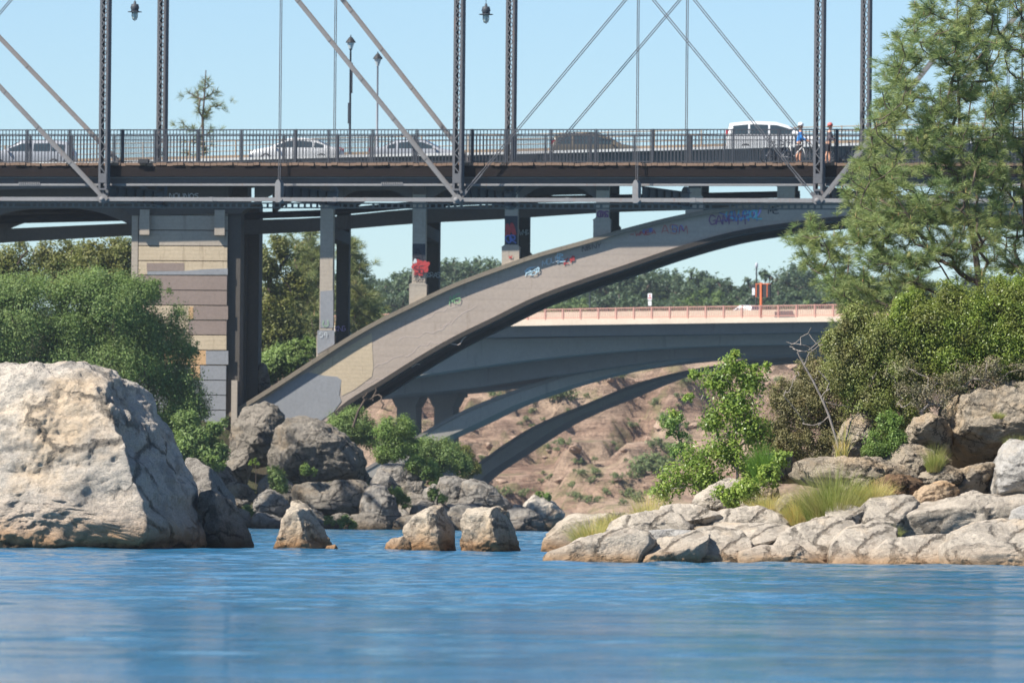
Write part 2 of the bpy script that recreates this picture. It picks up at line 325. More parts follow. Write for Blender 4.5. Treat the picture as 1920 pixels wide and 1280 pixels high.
# ------------------------------------------------------------------ rocks
_ico = {}
def ico(n):
    if n not in _ico:
        bm = bmesh.new(); bmesh.ops.create_icosphere(bm, subdivisions=n, radius=1.0)
        _ico[n] = (np.array([v.co[:] for v in bm.verts]), np.array([[v.index for v in f.verts] for f in bm.faces])); bm.free()
    return _ico[n]
def polar(poly, c, th):
    """radius of polygon outline seen from c at angles th"""
    p = np.array(poly, float) - c; q = np.roll(p, -1, 0); r = np.zeros(len(th))
    dx, dy = np.cos(th), np.sin(th)
    for a, b in zip(p, q):
        e = b - a; den = dx * e[1] - dy * e[0]; den = np.where(abs(den) < 1e-9, 1e-9, den)
        t = (a[0] * e[1] - a[1] * e[0]) / den; s = (a[0] * dy - a[1] * dx) / den
        r = np.maximum(r, np.where((s >= -1e-6) & (s <= 1 + 1e-6) & (t > 0), t, 0))
    return r
def rock(label, poly, D, mat, depth=.8, sub=6, amp=.07, facets=7, seed=0, planes=(), wl=None, n=2.8, name='boulder', cat='rock', group=None, tilt=0, freq=1.0, cc=None, grow=1, cut=(.68, .9)):
    rg = np.random.default_rng(1000 + seed)
    if wl: poly = [(x, y + 26 if y >= wl - 6 else y) for x, y in poly]
    if grow != 1: mxp = sum(p[0] for p in poly) / len(poly); myp = max(p[1] for p in poly); poly = [(mxp + (x - mxp) * grow, myp + (y - myp) * (1 + (grow - 1) * .5)) for x, y in poly]
    pw = [P(x, y, D) for x, y in poly]
    xz = np.array([(p.x, p.z) for p in pw]); lo, hi = xz.min(0), xz.max(0)
    c = np.array([(lo[0] + hi[0]) / 2, (lo[1] * .55 + hi[1] * .45)])
    if cc: q = P(cc[0], cc[1], D); c = np.array([q.x, q.z])
    d, F = ico(sub); th = np.arctan2(d[:, 2], d[:, 0]); rho = np.hypot(d[:, 0], d[:, 2])
    tt = np.linspace(-np.pi, np.pi, 721); rr = polar(xz, c, tt); k = np.ones(7) / 7
    rr = np.convolve(np.r_[rr[-4:-1], rr, rr[1:4]], k, 'valid'); rad = np.interp(th, tt, rr)
    s = 1 / (rho ** n + abs(d[:, 1]) ** n) ** (1 / n)
    dep = depth * (hi - lo).min() * .6
    V = np.stack([np.cos(th) * rho * s * rad, d[:, 1] * s * dep, np.sin(th) * rho * s * rad], 1)
    V[:, 1] += tilt * V[:, 2]
    size = (hi - lo).mean() / 2
    for i in range(facets):
        nn = rg.normal(size=3); nn[1] = -abs(nn[1]) * 1.1; nn /= np.linalg.norm(nn)
        h = V @ nn; m = h.max() * rg.uniform(*cut); o = h > m; V[o] -= nn * ((h[o] - m) * .85)[:, None]
    for (nx, ny, nz, fr) in planes:
        nn = np.array([nx, ny, nz], float); nn /= np.linalg.norm(nn)
        h = V @ nn; m = fr * size; o = h > m; V[o] -= nn * ((h[o] - m) * .93)[:, None]
    ta = np.arctan2(V[:, 2], V[:, 0]); nb = 120; bi = ((ta + np.pi) / (2 * np.pi) * nb).astype(int) % nb; mx = np.zeros(nb); np.maximum.at(mx, bi, np.hypot(V[:, 0], V[:, 2]))
    bc = (np.arange(nb) + .5) / nb * 2 * np.pi - np.pi; sc = np.clip(polar(xz, c, bc) / np.maximum(mx, 1e-6), .9, 2.0); sc = np.convolve(np.r_[sc[-2:], sc, sc[:2]], np.ones(5) / 5, 'valid')
    k_ = np.interp(ta, np.r_[bc[-1] - 2 * np.pi, bc, bc[0] + 2 * np.pi], np.r_[sc[-1], sc, sc[0]]); V[:, 0] *= k_; V[:, 2] *= k_
    q = V / size + rg.uniform(0, 50, 3); N = V / (np.linalg.norm(V, axis=1)[:, None] + 1e-9)
    a = fbm(q * 1.3 * freq, 4, seed) * amp * 1.5
    r2 = 1 - abs(fbm(q * 2.3 * freq + 9, 5, seed + 5)) * 3.0
    a += np.clip(r2, -1, 1) * amp * -.45
    st = fbm(q * np.array([1.5, 1.5, 4.5]) * freq + 31, 5, seed + 9); a += np.round(st * 7) / 7 * amp * .8 + st * amp * .4
    a += fbm(q * 9 * freq, 4, seed + 3, .6) * amp * .35 - np.clip(1 - abs(fbm(q * np.array([4, 4, 7]) * freq + 3, 4, seed + 13, .6)) * 6, 0, 1) * amp * .32
    V = V + N * (a * size)[:, None]
    o = link(name, mesh_np(name, V, F, True), mat); o.location = (c[0], D + dep * .35, c[1])
    return tag(o, label, cat, group)

# ------------------------------------------------------------------ foliage
def basis(N, rg):
    t = rg.normal(size=N.shape); t -= N * (t * N).sum(1)[:, None]; t /= np.linalg.norm(t, axis=1)[:, None] + 1e-9
    return t, np.cross(N, t)
def leaf_geo(C, N, ln, wd, rg):
    t, b = basis(N, rg); k = rg.uniform(.7, 1.3, (len(C), 1)); fold = N * ln * .12
    V = np.stack([C - t * ln * k * .5, C + b * wd * k * .5 + fold, C + t * ln * k * .5, C - b * wd * k * .5 + fold], 1).reshape(-1, 3)
    return V, np.arange(len(V)).reshape(-1, 4)
def clumps(blobs, n, size, csize=.34, seed=0, shell=.4, gate=-.06, gfreq=2.0, per=26, wd=.55, up=.35):
    """leaf clumps spread through a set of ellipsoids (x,y,z,rx,ry,rz)"""
    rg = np.random.default_rng(seed); B = np.array(blobs, float); w = (B[:, 3] * B[:, 5]); w /= w.sum(); nc = max(1, n // per)
    bi = rg.choice(len(B), nc, p=w); d = rg.normal(size=(nc, 3)); d /= np.linalg.norm(d, axis=1)[:, None]
    rr = 1 - abs(rg.normal(size=nc)) * shell; rr = np.clip(rr, .05, 1) * (1 + .28 * fbm(d * 2.2 + bi[:, None] * 7.1, 3, seed))
    C = B[bi, :3] + d * B[bi, 3:] * rr[:, None]
    g = fbm(C * gfreq / max(B[:, 3].mean(), .1), 3, seed + 2) > gate; C = C[g]; d = d[g]; bi = bi[g]
    cs = csize * B[bi, 3].clip(0, 3)
    k = rg.integers(int(per * .5), int(per * 1.5), len(C)); idx = np.repeat(np.arange(len(C)), k)
    off = rg.normal(size=(len(idx), 3)) * (cs[idx] * rg.uniform(.5, 1.2, len(C))[idx])[:, None] * .5
    L = C[idx] + off
    N = d[idx] * .5 + off / (np.linalg.norm(off, axis=1)[:, None] + 1e-6) * .6 + rg.normal(size=L.shape) * .55; N[:, 2] += up
    N /= np.linalg.norm(N, axis=1)[:, None]
    return leaf_geo(L, N, size, size * wd, rg) + (C,)
def skeleton(trunk, targets, r0=.004, wob=.06, sag=.0, rmax=None, bias=.6):
    """grow branches from a trunk polyline to targets; returns edges with radii"""
    nodes = [Vector(p) for p in trunk]; par = [i - 1 for i in range(len(nodes))]
    base = nodes[0]; arr = [np.array(v) for v in nodes]
    for t in sorted([Vector(t) for t in targets], key=lambda t: (t - base).length + random.random() * .3):
        A = np.array(arr); tv = np.array(t); d = np.linalg.norm(A - tv, axis=1) + bias * np.maximum(0, A[:, 2] - tv[2] + .15 * np.linalg.norm(A[:, :2] - tv[:2], axis=1))
        j = int(d.argmin()); a = nodes[j]; L = (t - a).length; k = 3 if L > .25 else 2; prev = j
        for i in range(1, k + 1):
            f = i / k; q = a.lerp(t, f)
            if i < k: q = q + Vector((random.gauss(0, wob), random.gauss(0, wob), random.gauss(0, wob) - sag * math.sin(f * math.pi))) * L
            nodes.append(q); arr.append(np.array(q)); par.append(prev); prev = len(nodes) - 1
    cnt = [0] * len(nodes); kids = [0] * len(nodes)
    for p in par:
        if p >= 0: kids[p] += 1
    for i in range(len(nodes)):
        if kids[i] == 0:
            j = i
            while j >= 0: cnt[j] += 1; j = par[j]
    rad = [r0 * max(1, c) ** .5 for c in cnt]
    if rmax: s = rmax / max(rad); rad = [r0 * .6 + r * s * .98 for r in rad]
    return nodes, par, rad
def skel_mesh(name, nodes, par, rad, n=5):
    V, F = [], []
    for i, p in enumerate(par):
        if p < 0: continue
        a, b = nodes[p], nodes[i]; d = (b - a)
        if d.length < 1e-5: continue
        d.normalize(); x = d.orthogonal().normalized(); y = d.cross(x); ra = min(rad[p], rad[i] * 1.35); o = len(V)
        for q, r in ((a - d * ra * .3, ra), (b, rad[i])):
            for k in range(n):
                w = 2 * math.pi * k / n; V.append(q + (x * math.cos(w) + y * math.sin(w)) * r)
        for k in range(n): F.append((o + k, o + (k + 1) % n, o + n + (k + 1) % n, o + n + k))
    return mesh_np(name, [v[:] for v in V], F, True)
def px_blobs(bl, D, base, dep=.8):
    out = []
    for b in bl:
        x, y, r = b[:3]; dd = b[3] if len(b) > 3 else 0; p = P(x, y, D + dd) - base; rw = r / FPX * D; out.append((p.x, p.y, p.z, rw, rw * dep, rw * (b[4] if len(b) > 4 else .9)))
    return out
def plant(name, label, cat, bx, by, D, bl, n, size, mat, bark=None, seed=0, group=None, dep=.8, trunk=None, r0=.006, rmax=None, parts=('foliage', 'stem'), tgt=.5, ntgt=120, **kw):
    base = P(bx, by, D); t = thing(name, label, cat, base, 0, group); B = px_blobs(bl, D, base, dep)
    V, F, C = clumps(B, n, size, seed=seed, **kw); link(parts[0], mesh_np(parts[0], V, F), mat, t)
    tr = [(P(x, y, D) - base) for x, y in trunk] if trunk else [Vector((0, 0, -.2)), Vector((0, 0, .1))] + ([Vector(min(B, key=lambda b: b[2])[:3])] if len(B) > 1 else [])
    rg = random.Random(seed); cs = list(C); rg.shuffle(cs)
    link(parts[1], skel_mesh(parts[1], *skeleton(tr, [c for c in cs[:ntgt]], r0=r0, rmax=rmax)), bark or M['bark'], t)
    return t
def blades(cx, cy, D, wpx, hpx, n, mat, name, label, seed=0, lean=.35, wid=.006, cat='grass clump', dep=None, group=None, slope=0):
    rg = np.random.default_rng(seed); base = P(cx, cy, D); w = wpx / FPX * D / 2; h = hpx / FPX * D; dep = dep or w * .6
    a = rg.uniform(0, 2 * np.pi, n); rr = np.sqrt(rg.uniform(0, 1, n))
    B = np.stack([np.cos(a) * rr * w * .6, np.sin(a) * rr * dep, np.cos(a) * rr * w * .6 * slope], 1)
    H = h * rg.uniform(.45, 1.05, n) * (1 - .35 * rr ** 2); dirx = np.cos(a) * rr * lean + rg.normal(0, .14, n); diry = np.sin(a) * rr * lean + rg.normal(0, .14, n)
    V = []; ks = (0, .35, .7, 1); sd = rg.normal(size=(n, 2)); sd /= np.linalg.norm(sd, axis=1)[:, None]
    for k in ks:
        off = np.stack([dirx * H * k ** 1.7 * 1.2, diry * H * k ** 1.7 * 1.2, H * (k - .25 * k ** 3 * np.hypot(dirx, diry) * 1.6)], 1); ww = wid * (1 - k * .9)
        s2 = np.stack([sd[:, 0] * ww, sd[:, 1] * ww, 0 * ww * sd[:, 0]], 1); V += [B + off - s2, B + off + s2]
    V = np.stack(V, 1).reshape(-1, 3); o = np.arange(n)[:, None] * 8
    F = np.concatenate([o + np.array([[2 * j, 2 * j + 1, 2 * j + 3, 2 * j + 2]]) for j in range(3)])
    ob = link(name, mesh_np(name, V, F), mat); ob.location = base
    return tag(ob, label, cat, group)

# ------------------------------------------------------------------ sky, sun, water
SUNV = Vector((-.60, -.30, .735)).normalized()
def sky():
    w = bpy.data.worlds.new('World'); S.world = w; w.use_nodes = True; nt = w.node_tree
    bg = nt.nodes['Background']; sk = nt.nodes.new('ShaderNodeTexSky'); sk.sky_type = 'NISHITA'; sk.sun_disc = False
    sk.sun_elevation = math.asin(SUNV.z); sk.sun_rotation = math.atan2(SUNV.x, SUNV.y)
    sk.air_density = 1.0; sk.dust_density = .1; sk.ozone_density = 3.0; sk.altitude = 300
    tn = nt.nodes.new('ShaderNodeMixRGB'); tn.blend_type = 'MULTIPLY'; tn.inputs[0].default_value = 1; tn.inputs[2].default_value = (.84, .97, 1.12, 1)
    nt.links.new(sk.outputs[0], tn.inputs[1]); nt.links.new(tn.outputs[0], bg.inputs[0]); bg.inputs[1].default_value = .068
    l = bpy.data.lights.new('sun', 'SUN'); l.energy = 5.0; l.angle = R(.53); l.color = (1, .95, .87)
    o = bpy.data.objects.new('sun', l); COL.objects.link(o); o.rotation_euler = SUNV.to_track_quat('Z', 'Y').to_euler(); o.location = (-60, -30, 90)
    S.view_settings.view_transform = 'Standard'; S.view_settings.look = 'None'; S.view_settings.exposure = .95; S.view_settings.gamma = 1
    S.cycles.max_bounces = 6; S.cycles.transparent_max_bounces = 6; S.cycles.volume_bounces = 0
def water():
    n = NT('river_water'); v = n.coord((1, 1, 1))
    n1 = n.noise(n.coord((.45, 1.0, 1)), .55, 5, .55, .3); n2 = n.noise(n.coord((1.0, 1.9, 1)), 3.2, 4, .6, .2); n3 = n.noise(n.coord((.05, .16, 1)), 1.0, 3, .5)
    patch = n.ramp(n3, [(.38, .45), (.62, 1)])
    h = n.math('ADD', n.math('MULTIPLY', n1, .5), n.math('MULTIPLY', n2, .16)); h = n.math('ADD', h, n.math('MULTIPLY', n.noise(n.coord((1, 1.5, 1)), 8.5, 3, .5), .06)); h = n.math('MULTIPLY', h, patch)
    nm = n.bump(h, 1.0, .6)
    n.b.inputs['IOR'].default_value = 1.33; m = n.done((.015, .105, .19), .06, nm, .5)
    xs = np.r_[np.linspace(-500, -20, 20), np.linspace(-17, 17, 300), np.linspace(20, 500, 20)]
    yl = [22.0]
    while yl[-1] < 340: yl.append(yl[-1] + .05 + yl[-1] * .0011)
    ys = np.r_[np.linspace(-60, 20, 12), yl, np.linspace(345, 1200, 30)]; nx = len(xs)
    X, Y = np.meshgrid(xs, ys); x, y = X.ravel(), Y.ravel(); p = np.stack([x, y, 0 * x], 1)
    fade = np.clip((17 - abs(x)) / 4, 0, 1) * np.clip((y - 21) / 6, 0, 1) * np.clip((345 - y) / 60, 0, 1); near = .3 + .87 * np.clip((y - 60) / 55, 0, 1); band = near * .55 + near * .9 * np.clip(fbm(p * np.array([.05, .11, 1]), 3, 77) + .35, 0, 1)
    z = (fbm(p * np.array([.35, 1.0, 1]), 3, 70) * .06 + fbm(p * np.array([1.1, 2.4, 1]), 3, 71) * .036) * fade * band
    V = np.stack([x, y, z], 1); a = (np.arange(len(ys) - 1)[:, None] * nx + np.arange(nx - 1)[None]).ravel()
    tag(link('water', mesh_np('water', V, np.stack([a, a + 1, a + nx + 1, a + nx], 1), True), m), 'rippled blue river water filling the foreground', kind='structure')
def grid(name, xs, ys, zf, mat, label):
    X, Y = np.meshgrid(xs, ys); nx = len(xs); x, y = X.ravel(), Y.ravel(); Z = zf(x, y); V = np.stack([x, y, Z], 1)
    a = (np.arange(len(ys) - 1)[:, None] * nx + np.arange(nx - 1)[None]).ravel()
    return tag(link(name, mesh_np(name, V, np.stack([a, a + 1, a + nx + 1, a + nx], 1), True), mat), label, kind='structure')
def hill_z(x, y):
    p = np.stack([x, y, 0 * x], 1)
    yy = y + 14 * fbm(p / 45, 3, 4) + 3.5 * fbm(p / 9, 3, 8)
    ks = [600, 612, 622, 640, 652, 668, 676, 700, 712, 735, 760, 800, 1300]; zs = [-2, .3, 1.0, 5.2, 7.4, 8.2, 12.6, 13.8, 16.6, 17.4, 18.2, 18.6, 20]
    z = np.interp(yy, ks, zs)
    rid = 1 - 2 * abs(fbm(p / np.array([9, 22, 1]), 4, 12)) * 2.2
    z += (fbm(p / 14, 4, 2) * 2.6 + rid * 1.3 + fbm(p / 4, 4, 6) * 1.3) * np.clip((yy - 610) / 20, 0, 1) * np.clip((745 - y) / 25, .12, 1)
    z = z - 5.5 * np.exp(-((x - 11.5 - (y - 655) * .06) / 1.5) ** 2) * np.clip((y - 648) / 6, 0, 1) * np.clip((682 - y) / 10, 0, 1) - 3 * np.exp(-((x + 3) / 1.2) ** 2) * np.clip((y - 640) / 6, 0, 1) * np.clip((668 - y) / 8, 0, 1)
    wv = z / 2.1 + fbm(p / 30, 2, 44) * 1.5; fr = wv - np.floor(wv); z = z + (np.clip((fr - .35) / .22, 0, 1) - fr) * 2.1 * .75 * np.clip((y - 606) / 10, 0, 1) * np.clip((760 - y) / 20, 0, 1)
    return z
GZ = {}
def setting():
    n = NT('riverbed_mud'); bedm = n.done((.05, .045, .035), .95)
    grid('riverbed', np.linspace(-520, 520, 6), np.linspace(-60, 1250, 6), lambda x, y: 0 * x - 3.0, bedm, 'muddy bed under the river')
    # eroded cliff
    n = NT('eroded_cliff'); v = n.coord(); st = n.noise(n.coord((.25, .25, 2.2), (.06, .03, 0)), .55, 7, .7, .5); big = n.noise(v, .07, 5, .6); mid = n.noise(v, .4, 7, .7); fi = n.noise(v, 2.2, 5, .7)
    col = n.ramp(st, [(.32, (.10, .06, .045)), (.42, (.29, .175, .125)), (.5, (.41, .275, .195)), (.58, (.18, .11, .08)), (.72, (.35, .225, .16))])
    col = n.mix(n.ramp(big, [(.4, 0), (.62, .6)]), col, (.50, .38, .27)); col = n.mix(n.ramp(mid, [(.52, 0), (.62, .8)]), col, (.16, .115, .08))
    col = n.mix(n.ramp(n.noise(v, .22, 6, .7), [(.53, 0), (.62, .65)]), col, (.20, .19, .085)); col = n.mix(n.ramp(fi, [(.5, 0), (.7, .4)]), col, (.14, .10, .075))
    nm = n.bump(mid, 1, 1.6); nm = n.bump(st, .9, .8, nm)
    cl = n.done(col, .95, nm, .1)
    grid('hillside', np.linspace(-240, 240, 420), np.r_[np.linspace(598, 800, 520), np.linspace(810, 1200, 30)], hill_z, cl, 'tan and pink eroded hillside across the river')
    # left bank under the arch foot
    n = NT('left_bank_soil'); v = n.coord(); f = n.noise(v, .6, 6, .7); g = n.noise(v, 4, 6, .7)
    col = n.mix(n.ramp(f, [(.4, 0), (.6, 1)]), (.085, .07, .045), (.06, .08, .025)); col = n.mix(n.ramp(g, [(.5, 0), (.7, .6)]), col, (.16, .12, .08))
    soil = n.done(col, .95, n.bump(g, 1, .3), .1)
    def lz(x, y):
        px = 960 + x / y * FPX; p = np.stack([x, y, 0 * x], 1)
        top = np.interp(px, [-800, 200, 420, 560, 720, 860, 960, 1060, 1120], [9, 7, 5.2, 3.4, 2.2, 1.5, .7, -.6, -2.5])
        t = np.clip((y - 326.5 - 4 * fbm(p / 7, 3, 3)) / 19, -.3, 1); z = np.where(t > 0, top * t ** .8, -1.2 + t)
        z = np.where(top < 0, top, z); z += np.clip((y - 352) / 60, 0, 1) * np.interp(px, [0, 500, 700, 800], [5, 4, 0, 0]) * (top > 0)
        return z + fbm(p / 3, 4, 5) * .7
    GZ['left'] = lz
    grid('left_bank', np.linspace(-60, 8, 180), np.linspace(312, 470, 220), lz, soil, 'dark overgrown soil bank under the arch foot')
    n = NT('right_bank_soil'); v = n.coord(); f = n.noise(v, 1.5, 6, .7); g = n.noise(v, 9, 6, .7)
    col = n.mix(n.ramp(f, [(.4, 0), (.6, 1)]), (.33, .26, .18), (.15, .13, .07)); col = n.mix(n.ramp(g, [(.5, 0), (.7, .6)]), col, (.30, .22, .13))
    soil2 = n.done(col, .95, n.bump(g, 1, .12), .1)
    def rz(x, y):
        px = 960 + x / y * FPX; p = np.stack([x, y, 0 * x], 1)
        top = np.interp(px, [1100, 1190, 1260, 1420, 1500, 1650, 1780, 1920, 2400], [-1.5, -.1, .45, .62, .7, 1.0, 1.7, 2.1, 3.2])
        t = np.clip((y - 120.4) / 7, 0, 1); z = np.where(top < 0, top, -.5 + (top + .5) * t ** .7)
        z = np.where(y > 133, z - (y - 133) * .05 * (px < 1560), z)
        return z + fbm(p / 1.2, 4, 5) * .12
    GZ['right'] = rz
    grid('right_bank', np.linspace(1.2, 22, 200), np.linspace(116, 190, 240), rz, soil2, 'dry soil bank behind the pale shore rocks')
def haze():
    m = bpy.data.materials.new('thin_air_haze'); m.use_nodes = True; nt = m.node_tree; nt.nodes.remove(nt.nodes['Principled BSDF'])
    pv = nt.nodes.new('ShaderNodeVolumePrincipled'); pv.inputs['Color'].default_value = (.80, .90, 1, 1); pv.inputs['Density'].default_value = .0001; pv.inputs['Anisotropy'].default_value = .3
    nt.links.new(pv.outputs[0], nt.nodes['Material Output'].inputs['Volume'])
    mb = MB().box(-560, 560, -80, 1300, -8, 75); o = mb.build('haze', m); tag(o, 'thin pale air haze over the whole river', kind='stuff')
# ------------------------------------------------------------------ graffiti strokes
GL = {'N': [[(0, 0), (0, 1), (.7, 0), (.7, 1)]], 'O': [[(.35, 0), (0, .3), (0, .75), (.35, 1), (.7, .7), (.7, .25), (.35, 0)]], 'U': [[(0, 1), (0, .2), (.35, 0), (.7, .2), (.7, 1)]],
      'S': [[(.7, .9), (.3, 1), (0, .75), (.6, .4), (.6, .1), (0, 0)]], 'V': [[(0, 1), (.35, 0), (.7, 1)]], 'T': [[(0, 1), (.8, 1)], [(.4, 1), (.4, 0)]], 'G': [[(.7, .85), (.3, 1), (0, .5), (.3, 0), (.7, .15), (.7, .45), (.4, .45)]],
      'A': [[(0, 0), (.35, 1), (.7, 0)], [(.12, .35), (.6, .35)]], 'M': [[(0, 0), (.1, 1), (.4, .3), (.7, 1), (.8, 0)]], 'R': [[(0, 0), (0, 1), (.6, .9), (.55, .5), (0, .5), (.7, 0)]], 'E': [[(.7, 1), (0, 1), (0, 0), (.7, 0)], [(0, .5), (.5, .5)]],
      'L': [[(0, 1), (0, 0), (.6, 0)]], 'B': [[(0, 0), (0, 1), (.55, .8), (0, .5), (.65, .25), (0, 0)]], 'K': [[(0, 1), (0, 0)], [(.6, 1), (0, .45), (.7, 0)]], '-': [[(0, .5), (.6, .5)]], 'C': [[(.7, .9), (.2, 1), (0, .5), (.2, 0), (.7, .1)]],
      'P': [[(0, 0), (0, 1), (.6, .85), (.55, .5), (0, .45)]], 'W': [[(0, 1), (.2, 0), (.4, .6), (.6, 0), (.8, 1)]], 'I': [[(.3, 1), (.3, 0)]], '5': [[(.7, 1), (0, 1), (0, .6), (.6, .5), (.5, 0), (0, .1)]], '9': [[(.6, .6), (.2, .5), (0, .8), (.4, 1), (.6, .7), (.5, 0)]],
      '*': [[(.2, 0), (.5, 1), (.7, .3), (0, .6), (.8, .8), (.3, .2)]], 'Y': [[(0, 1), (.35, .5), (.7, 1)], [(.35, .5), (.3, 0)]], 'D': [[(0, 0), (0, 1), (.7, .6), (.5, 0), (0, 0)]]}
def m_spray(name, c): return m_plain(name, c, .7, .15, 8)
for k, c in dict(red=(.42, .05, .05), black=(.03, .03, .04), white=(.55, .58, .58), blue=(.10, .16, .42), teal=(.12, .42, .46), violet=(.42, .32, .6), green=(.25, .45, .22), sky=(.45, .62, .68), purple=(.17, .08, .16)).items(): M['g_' + k] = m_spray('spray_' + k, c)
def graffiti(fr, parent, text, px, py, hpx, col, th=1.6, sp=1.0, v=-.035, slope=0, wob=.06, seed=0, wide=1.0):
    """lettering sprayed on the face of a bridge, as thin raised ribbons"""
    rg = random.Random(seed + hash(text) % 97 if False else seed); mb = MB(); x = 0; s = hpx; k = 0
    for ch in text:
        for st in GL.get(ch, []):
            pts = [(px + (x + a * wide) * s + rg.uniform(-wob, wob) * s, py - b * s - slope * (x + a) * s + rg.uniform(-wob, wob) * s) for a, b in st]
            q = [fr.uz(a, b, v) for a, b in (resample(pts, max(3, len(pts) * 4)) if len(pts) > 2 else pts)]
            w = th / 38 * (1 + .2 * rg.random())
            for (a, b), (c, d) in zip(q[:-1], q[1:]):
                dx, dz = c - a, d - b; L = math.hypot(dx, dz) or 1; nx, nz = -dz / L * w / 2, dx / L * w / 2; ex, ez = dx / L * w * .3, dz / L * w * .3; k += 1; o = v - .0004 * k
                mb.add([(a + nx - ex, o, b + nz - ez), (a - nx - ex, o, b - nz - ez), (c - nx + ex, o, d - nz + ez), (c + nx + ex, o, d + nz + ez)], [(0, 1, 2, 3)])
        x += (.95 * wide if ch != ' ' else .5) * sp
    return mb.build('graffiti', M['g_' + col], parent)
def patch(fr, parent, pts, v, mat, name='paint_patch', t=.012, label=None):
    return MB().prism([fr.uz(x, y, v) for x, y in pts], v, v + t).build(name, mat, parent, label=label)

# ------------------------------------------------------------------ truss footbridge
T = Frame(860, 300, 21.8); VW = 6.1
def TL(p0, p1, v=0.0):
    a, b = T.uz(*p0, v), T.uz(*p1, v); g = (b[1] - a[1]) / (b[0] - a[0]); return lambda u: a[1] + g * (u - a[0])
def truss():
    root = thing('truss_bridge', 'grey riveted steel truss footbridge crossing the whole picture in front of the concrete arch', 'bridge', T.O, -T.th)
    zc = TL((0, 373), (1537, 376)); zrail = TL((10, 243), (1590, 242), .8); zplank = TL((0, 305.5), (1590, 305.5), .3)
    yl = lambda y: TL((0, y), (1560, y + .5), -.4)
    cu = [T.u(195, 0, 372), T.u(859, 0, 372), T.u(1535.5, 0, 372)]; pl = (cu[2] - cu[0]) / 2
    cols = [cu[0] - pl, cu[0], cu[1], cu[2], cu[2] + pl]; U0, U1 = cols[0] - 8, cols[-1] + 8
    ztop = T.uz(860, -455)[1]; st, sd = M['steel'], M['steel_dark']
    def lacing(mb, u, v, z0, z1, w, double=True, pitch=.34):
        n = max(2, int((z1 - z0) / pitch)); h = (z1 - z0) / n
        for i in range(n):
            a, b = z0 + i * h, z0 + (i + 1) * h; s = 1 if i % 2 else -1
            mb.bar((u - s * w, v, a), (u + s * w, v, b), .012, .042, (0, 0, 1))
            if double: mb.bar((u + s * w, v + .013, a), (u - s * w, v + .013, b), .012, .042)
            mb.box(u - .035, u + .035, v - .02, v + .02, (a + b) / 2 - .03, (a + b) / 2 + .03) if double else None
    for vi, v in enumerate((0, VW)):
        for u in cols:
            z0 = zc(u) + .42; c = MB()
            for s in (-1, 1):
                c.box(u + s * .195 - .022, u + s * .195 + .022, v - .16, v + .16, z0, ztop)
                for q in (-.16, .16): c.box(u + s * .15 - .045, u + s * .15 + .045, v + q - .011, v + q + .011, z0, ztop)
            for q in (-.173, .173):
                c.box(u - .19, u + .19, v + q - .009, v + q + .009, z0 + .30, z0 + .72); c.box(u - .19, u + .19, v + q - .009, v + q + .009, z0 - .02, z0 + .06)
            for s in (-1, 0, 1): c.bar((u + s * .14, v, z0 + .02), (u + s * .05, v, z0 - .42), .05, .22)
            col = c.build('column', M['steel_col'], root); zr = zplank(u) + 1.9
            for q in (-.172,):
                l = MB(); lacing(l, u, v + q, z0 + .72, zr, .13, False, .27); lacing(l, u, v + q, zr, ztop, .13, True, .37); l.build('lacing', M['steel_col'], col)
            g = MB(); z = zc(u)
            for q in (-.19, .17): g.prism([(u - .3, z + .03), (u - .13, z + .22), (u + .13, z + .22), (u + .3, z + .03), (u + .12, z - .16), (u - .12, z - .16)], v + q, v + q + .02)
            g.build('gusset_plate', M['steel_mid'], root); MB().lathe([(.11, -.28), (.11, .26), (.06, .28)], (u, v, z - .01), 14, 'y').build('pin', st, root, True)
    # lower chords
    for a, b in zip(cols[:-1], cols[1:]):
        m = MB()
        for q in (-.12, .1): m.bar((a, q, zc(a)), (b, q, zc(b)), .03, .165)
        for f in (.31, .66): u = a + (b - a) * f; m.box(u - .09, u + .09, -.145, .125, zc(u) - .095, zc(u) + .095)
        m.build('lower_chord', st, root)
        m = MB()
        for q in (-.1, .1):
            for h in (-.1, .1): m.bar((a, VW + q, zc(a) + h), (b, VW + q, zc(b) + h), .03, .055)
        n = int((b - a) / .3)
        for i in range(n):
            if i % 17 in (15, 16): continue
            u = a + (i + .5) * (b - a) / n; m.box(u - .055, u + .055, VW - .125, VW - .115, zc(u) - .1, zc(u) + .1)
        m.build('lower_chord', st, root)
        MB().box(a, b, -.2, .2, ztop - .2, ztop + .2).build('top_chord', st, root); MB().box(a, b, VW - .2, VW + .2, ztop - .2, ztop + .2).build('top_chord', st, root)
    def member(p0, p1, v, kind, ends=True):
        (a, b), (c, d) = T.uz(*p0, v), T.uz(*p1, v); s = (d - b) / (c - a); m = MB()
        c = a + (ztop - b) / s; d = ztop
        A, B = Vector((a, v, b)), Vector((c, v, d)); dr = (B - A).normalized(); nr = Vector((-dr.z, 0, dr.x))
        if kind == 'bar':
            for q in (-.1, .1): m.bar(A + Vector((0, q - .02, 0)), B + Vector((0, q - .02, 0)), .03, .165, nr)
            n = int((B - A).length / 2.2)
            for i in range(1, n): p = A.lerp(B, i / n); m.bar(p - dr * .06 + Vector((0, -.14, 0)), p + dr * .06 + Vector((0, -.14, 0)), .02, .17, nr)
            m.build('diagonal', M['steel_mid'], root)
        else:
            for q in (-.045, .045): m.tube([A + nr * q, B + nr * q], .021, 6)
            k = A + dr * 1.2
            for q in (-.055, .055): m.bar(k - dr * .28 + nr * q, k + dr * .28 + nr * q, .045, .05, nr)
            m.bar(A - dr * .1, A + dr * .45, .05, .16, nr); m.build('tie_rod', M['steel_col'], root)
    member((859, 372), (558, 0), 0, 'bar'); member((195, 371), (0, 163), 0, 'bar'); member((944, 384), (643, 0), VW, 'bar'); member((300, 384), (0, 71), VW, 'bar')
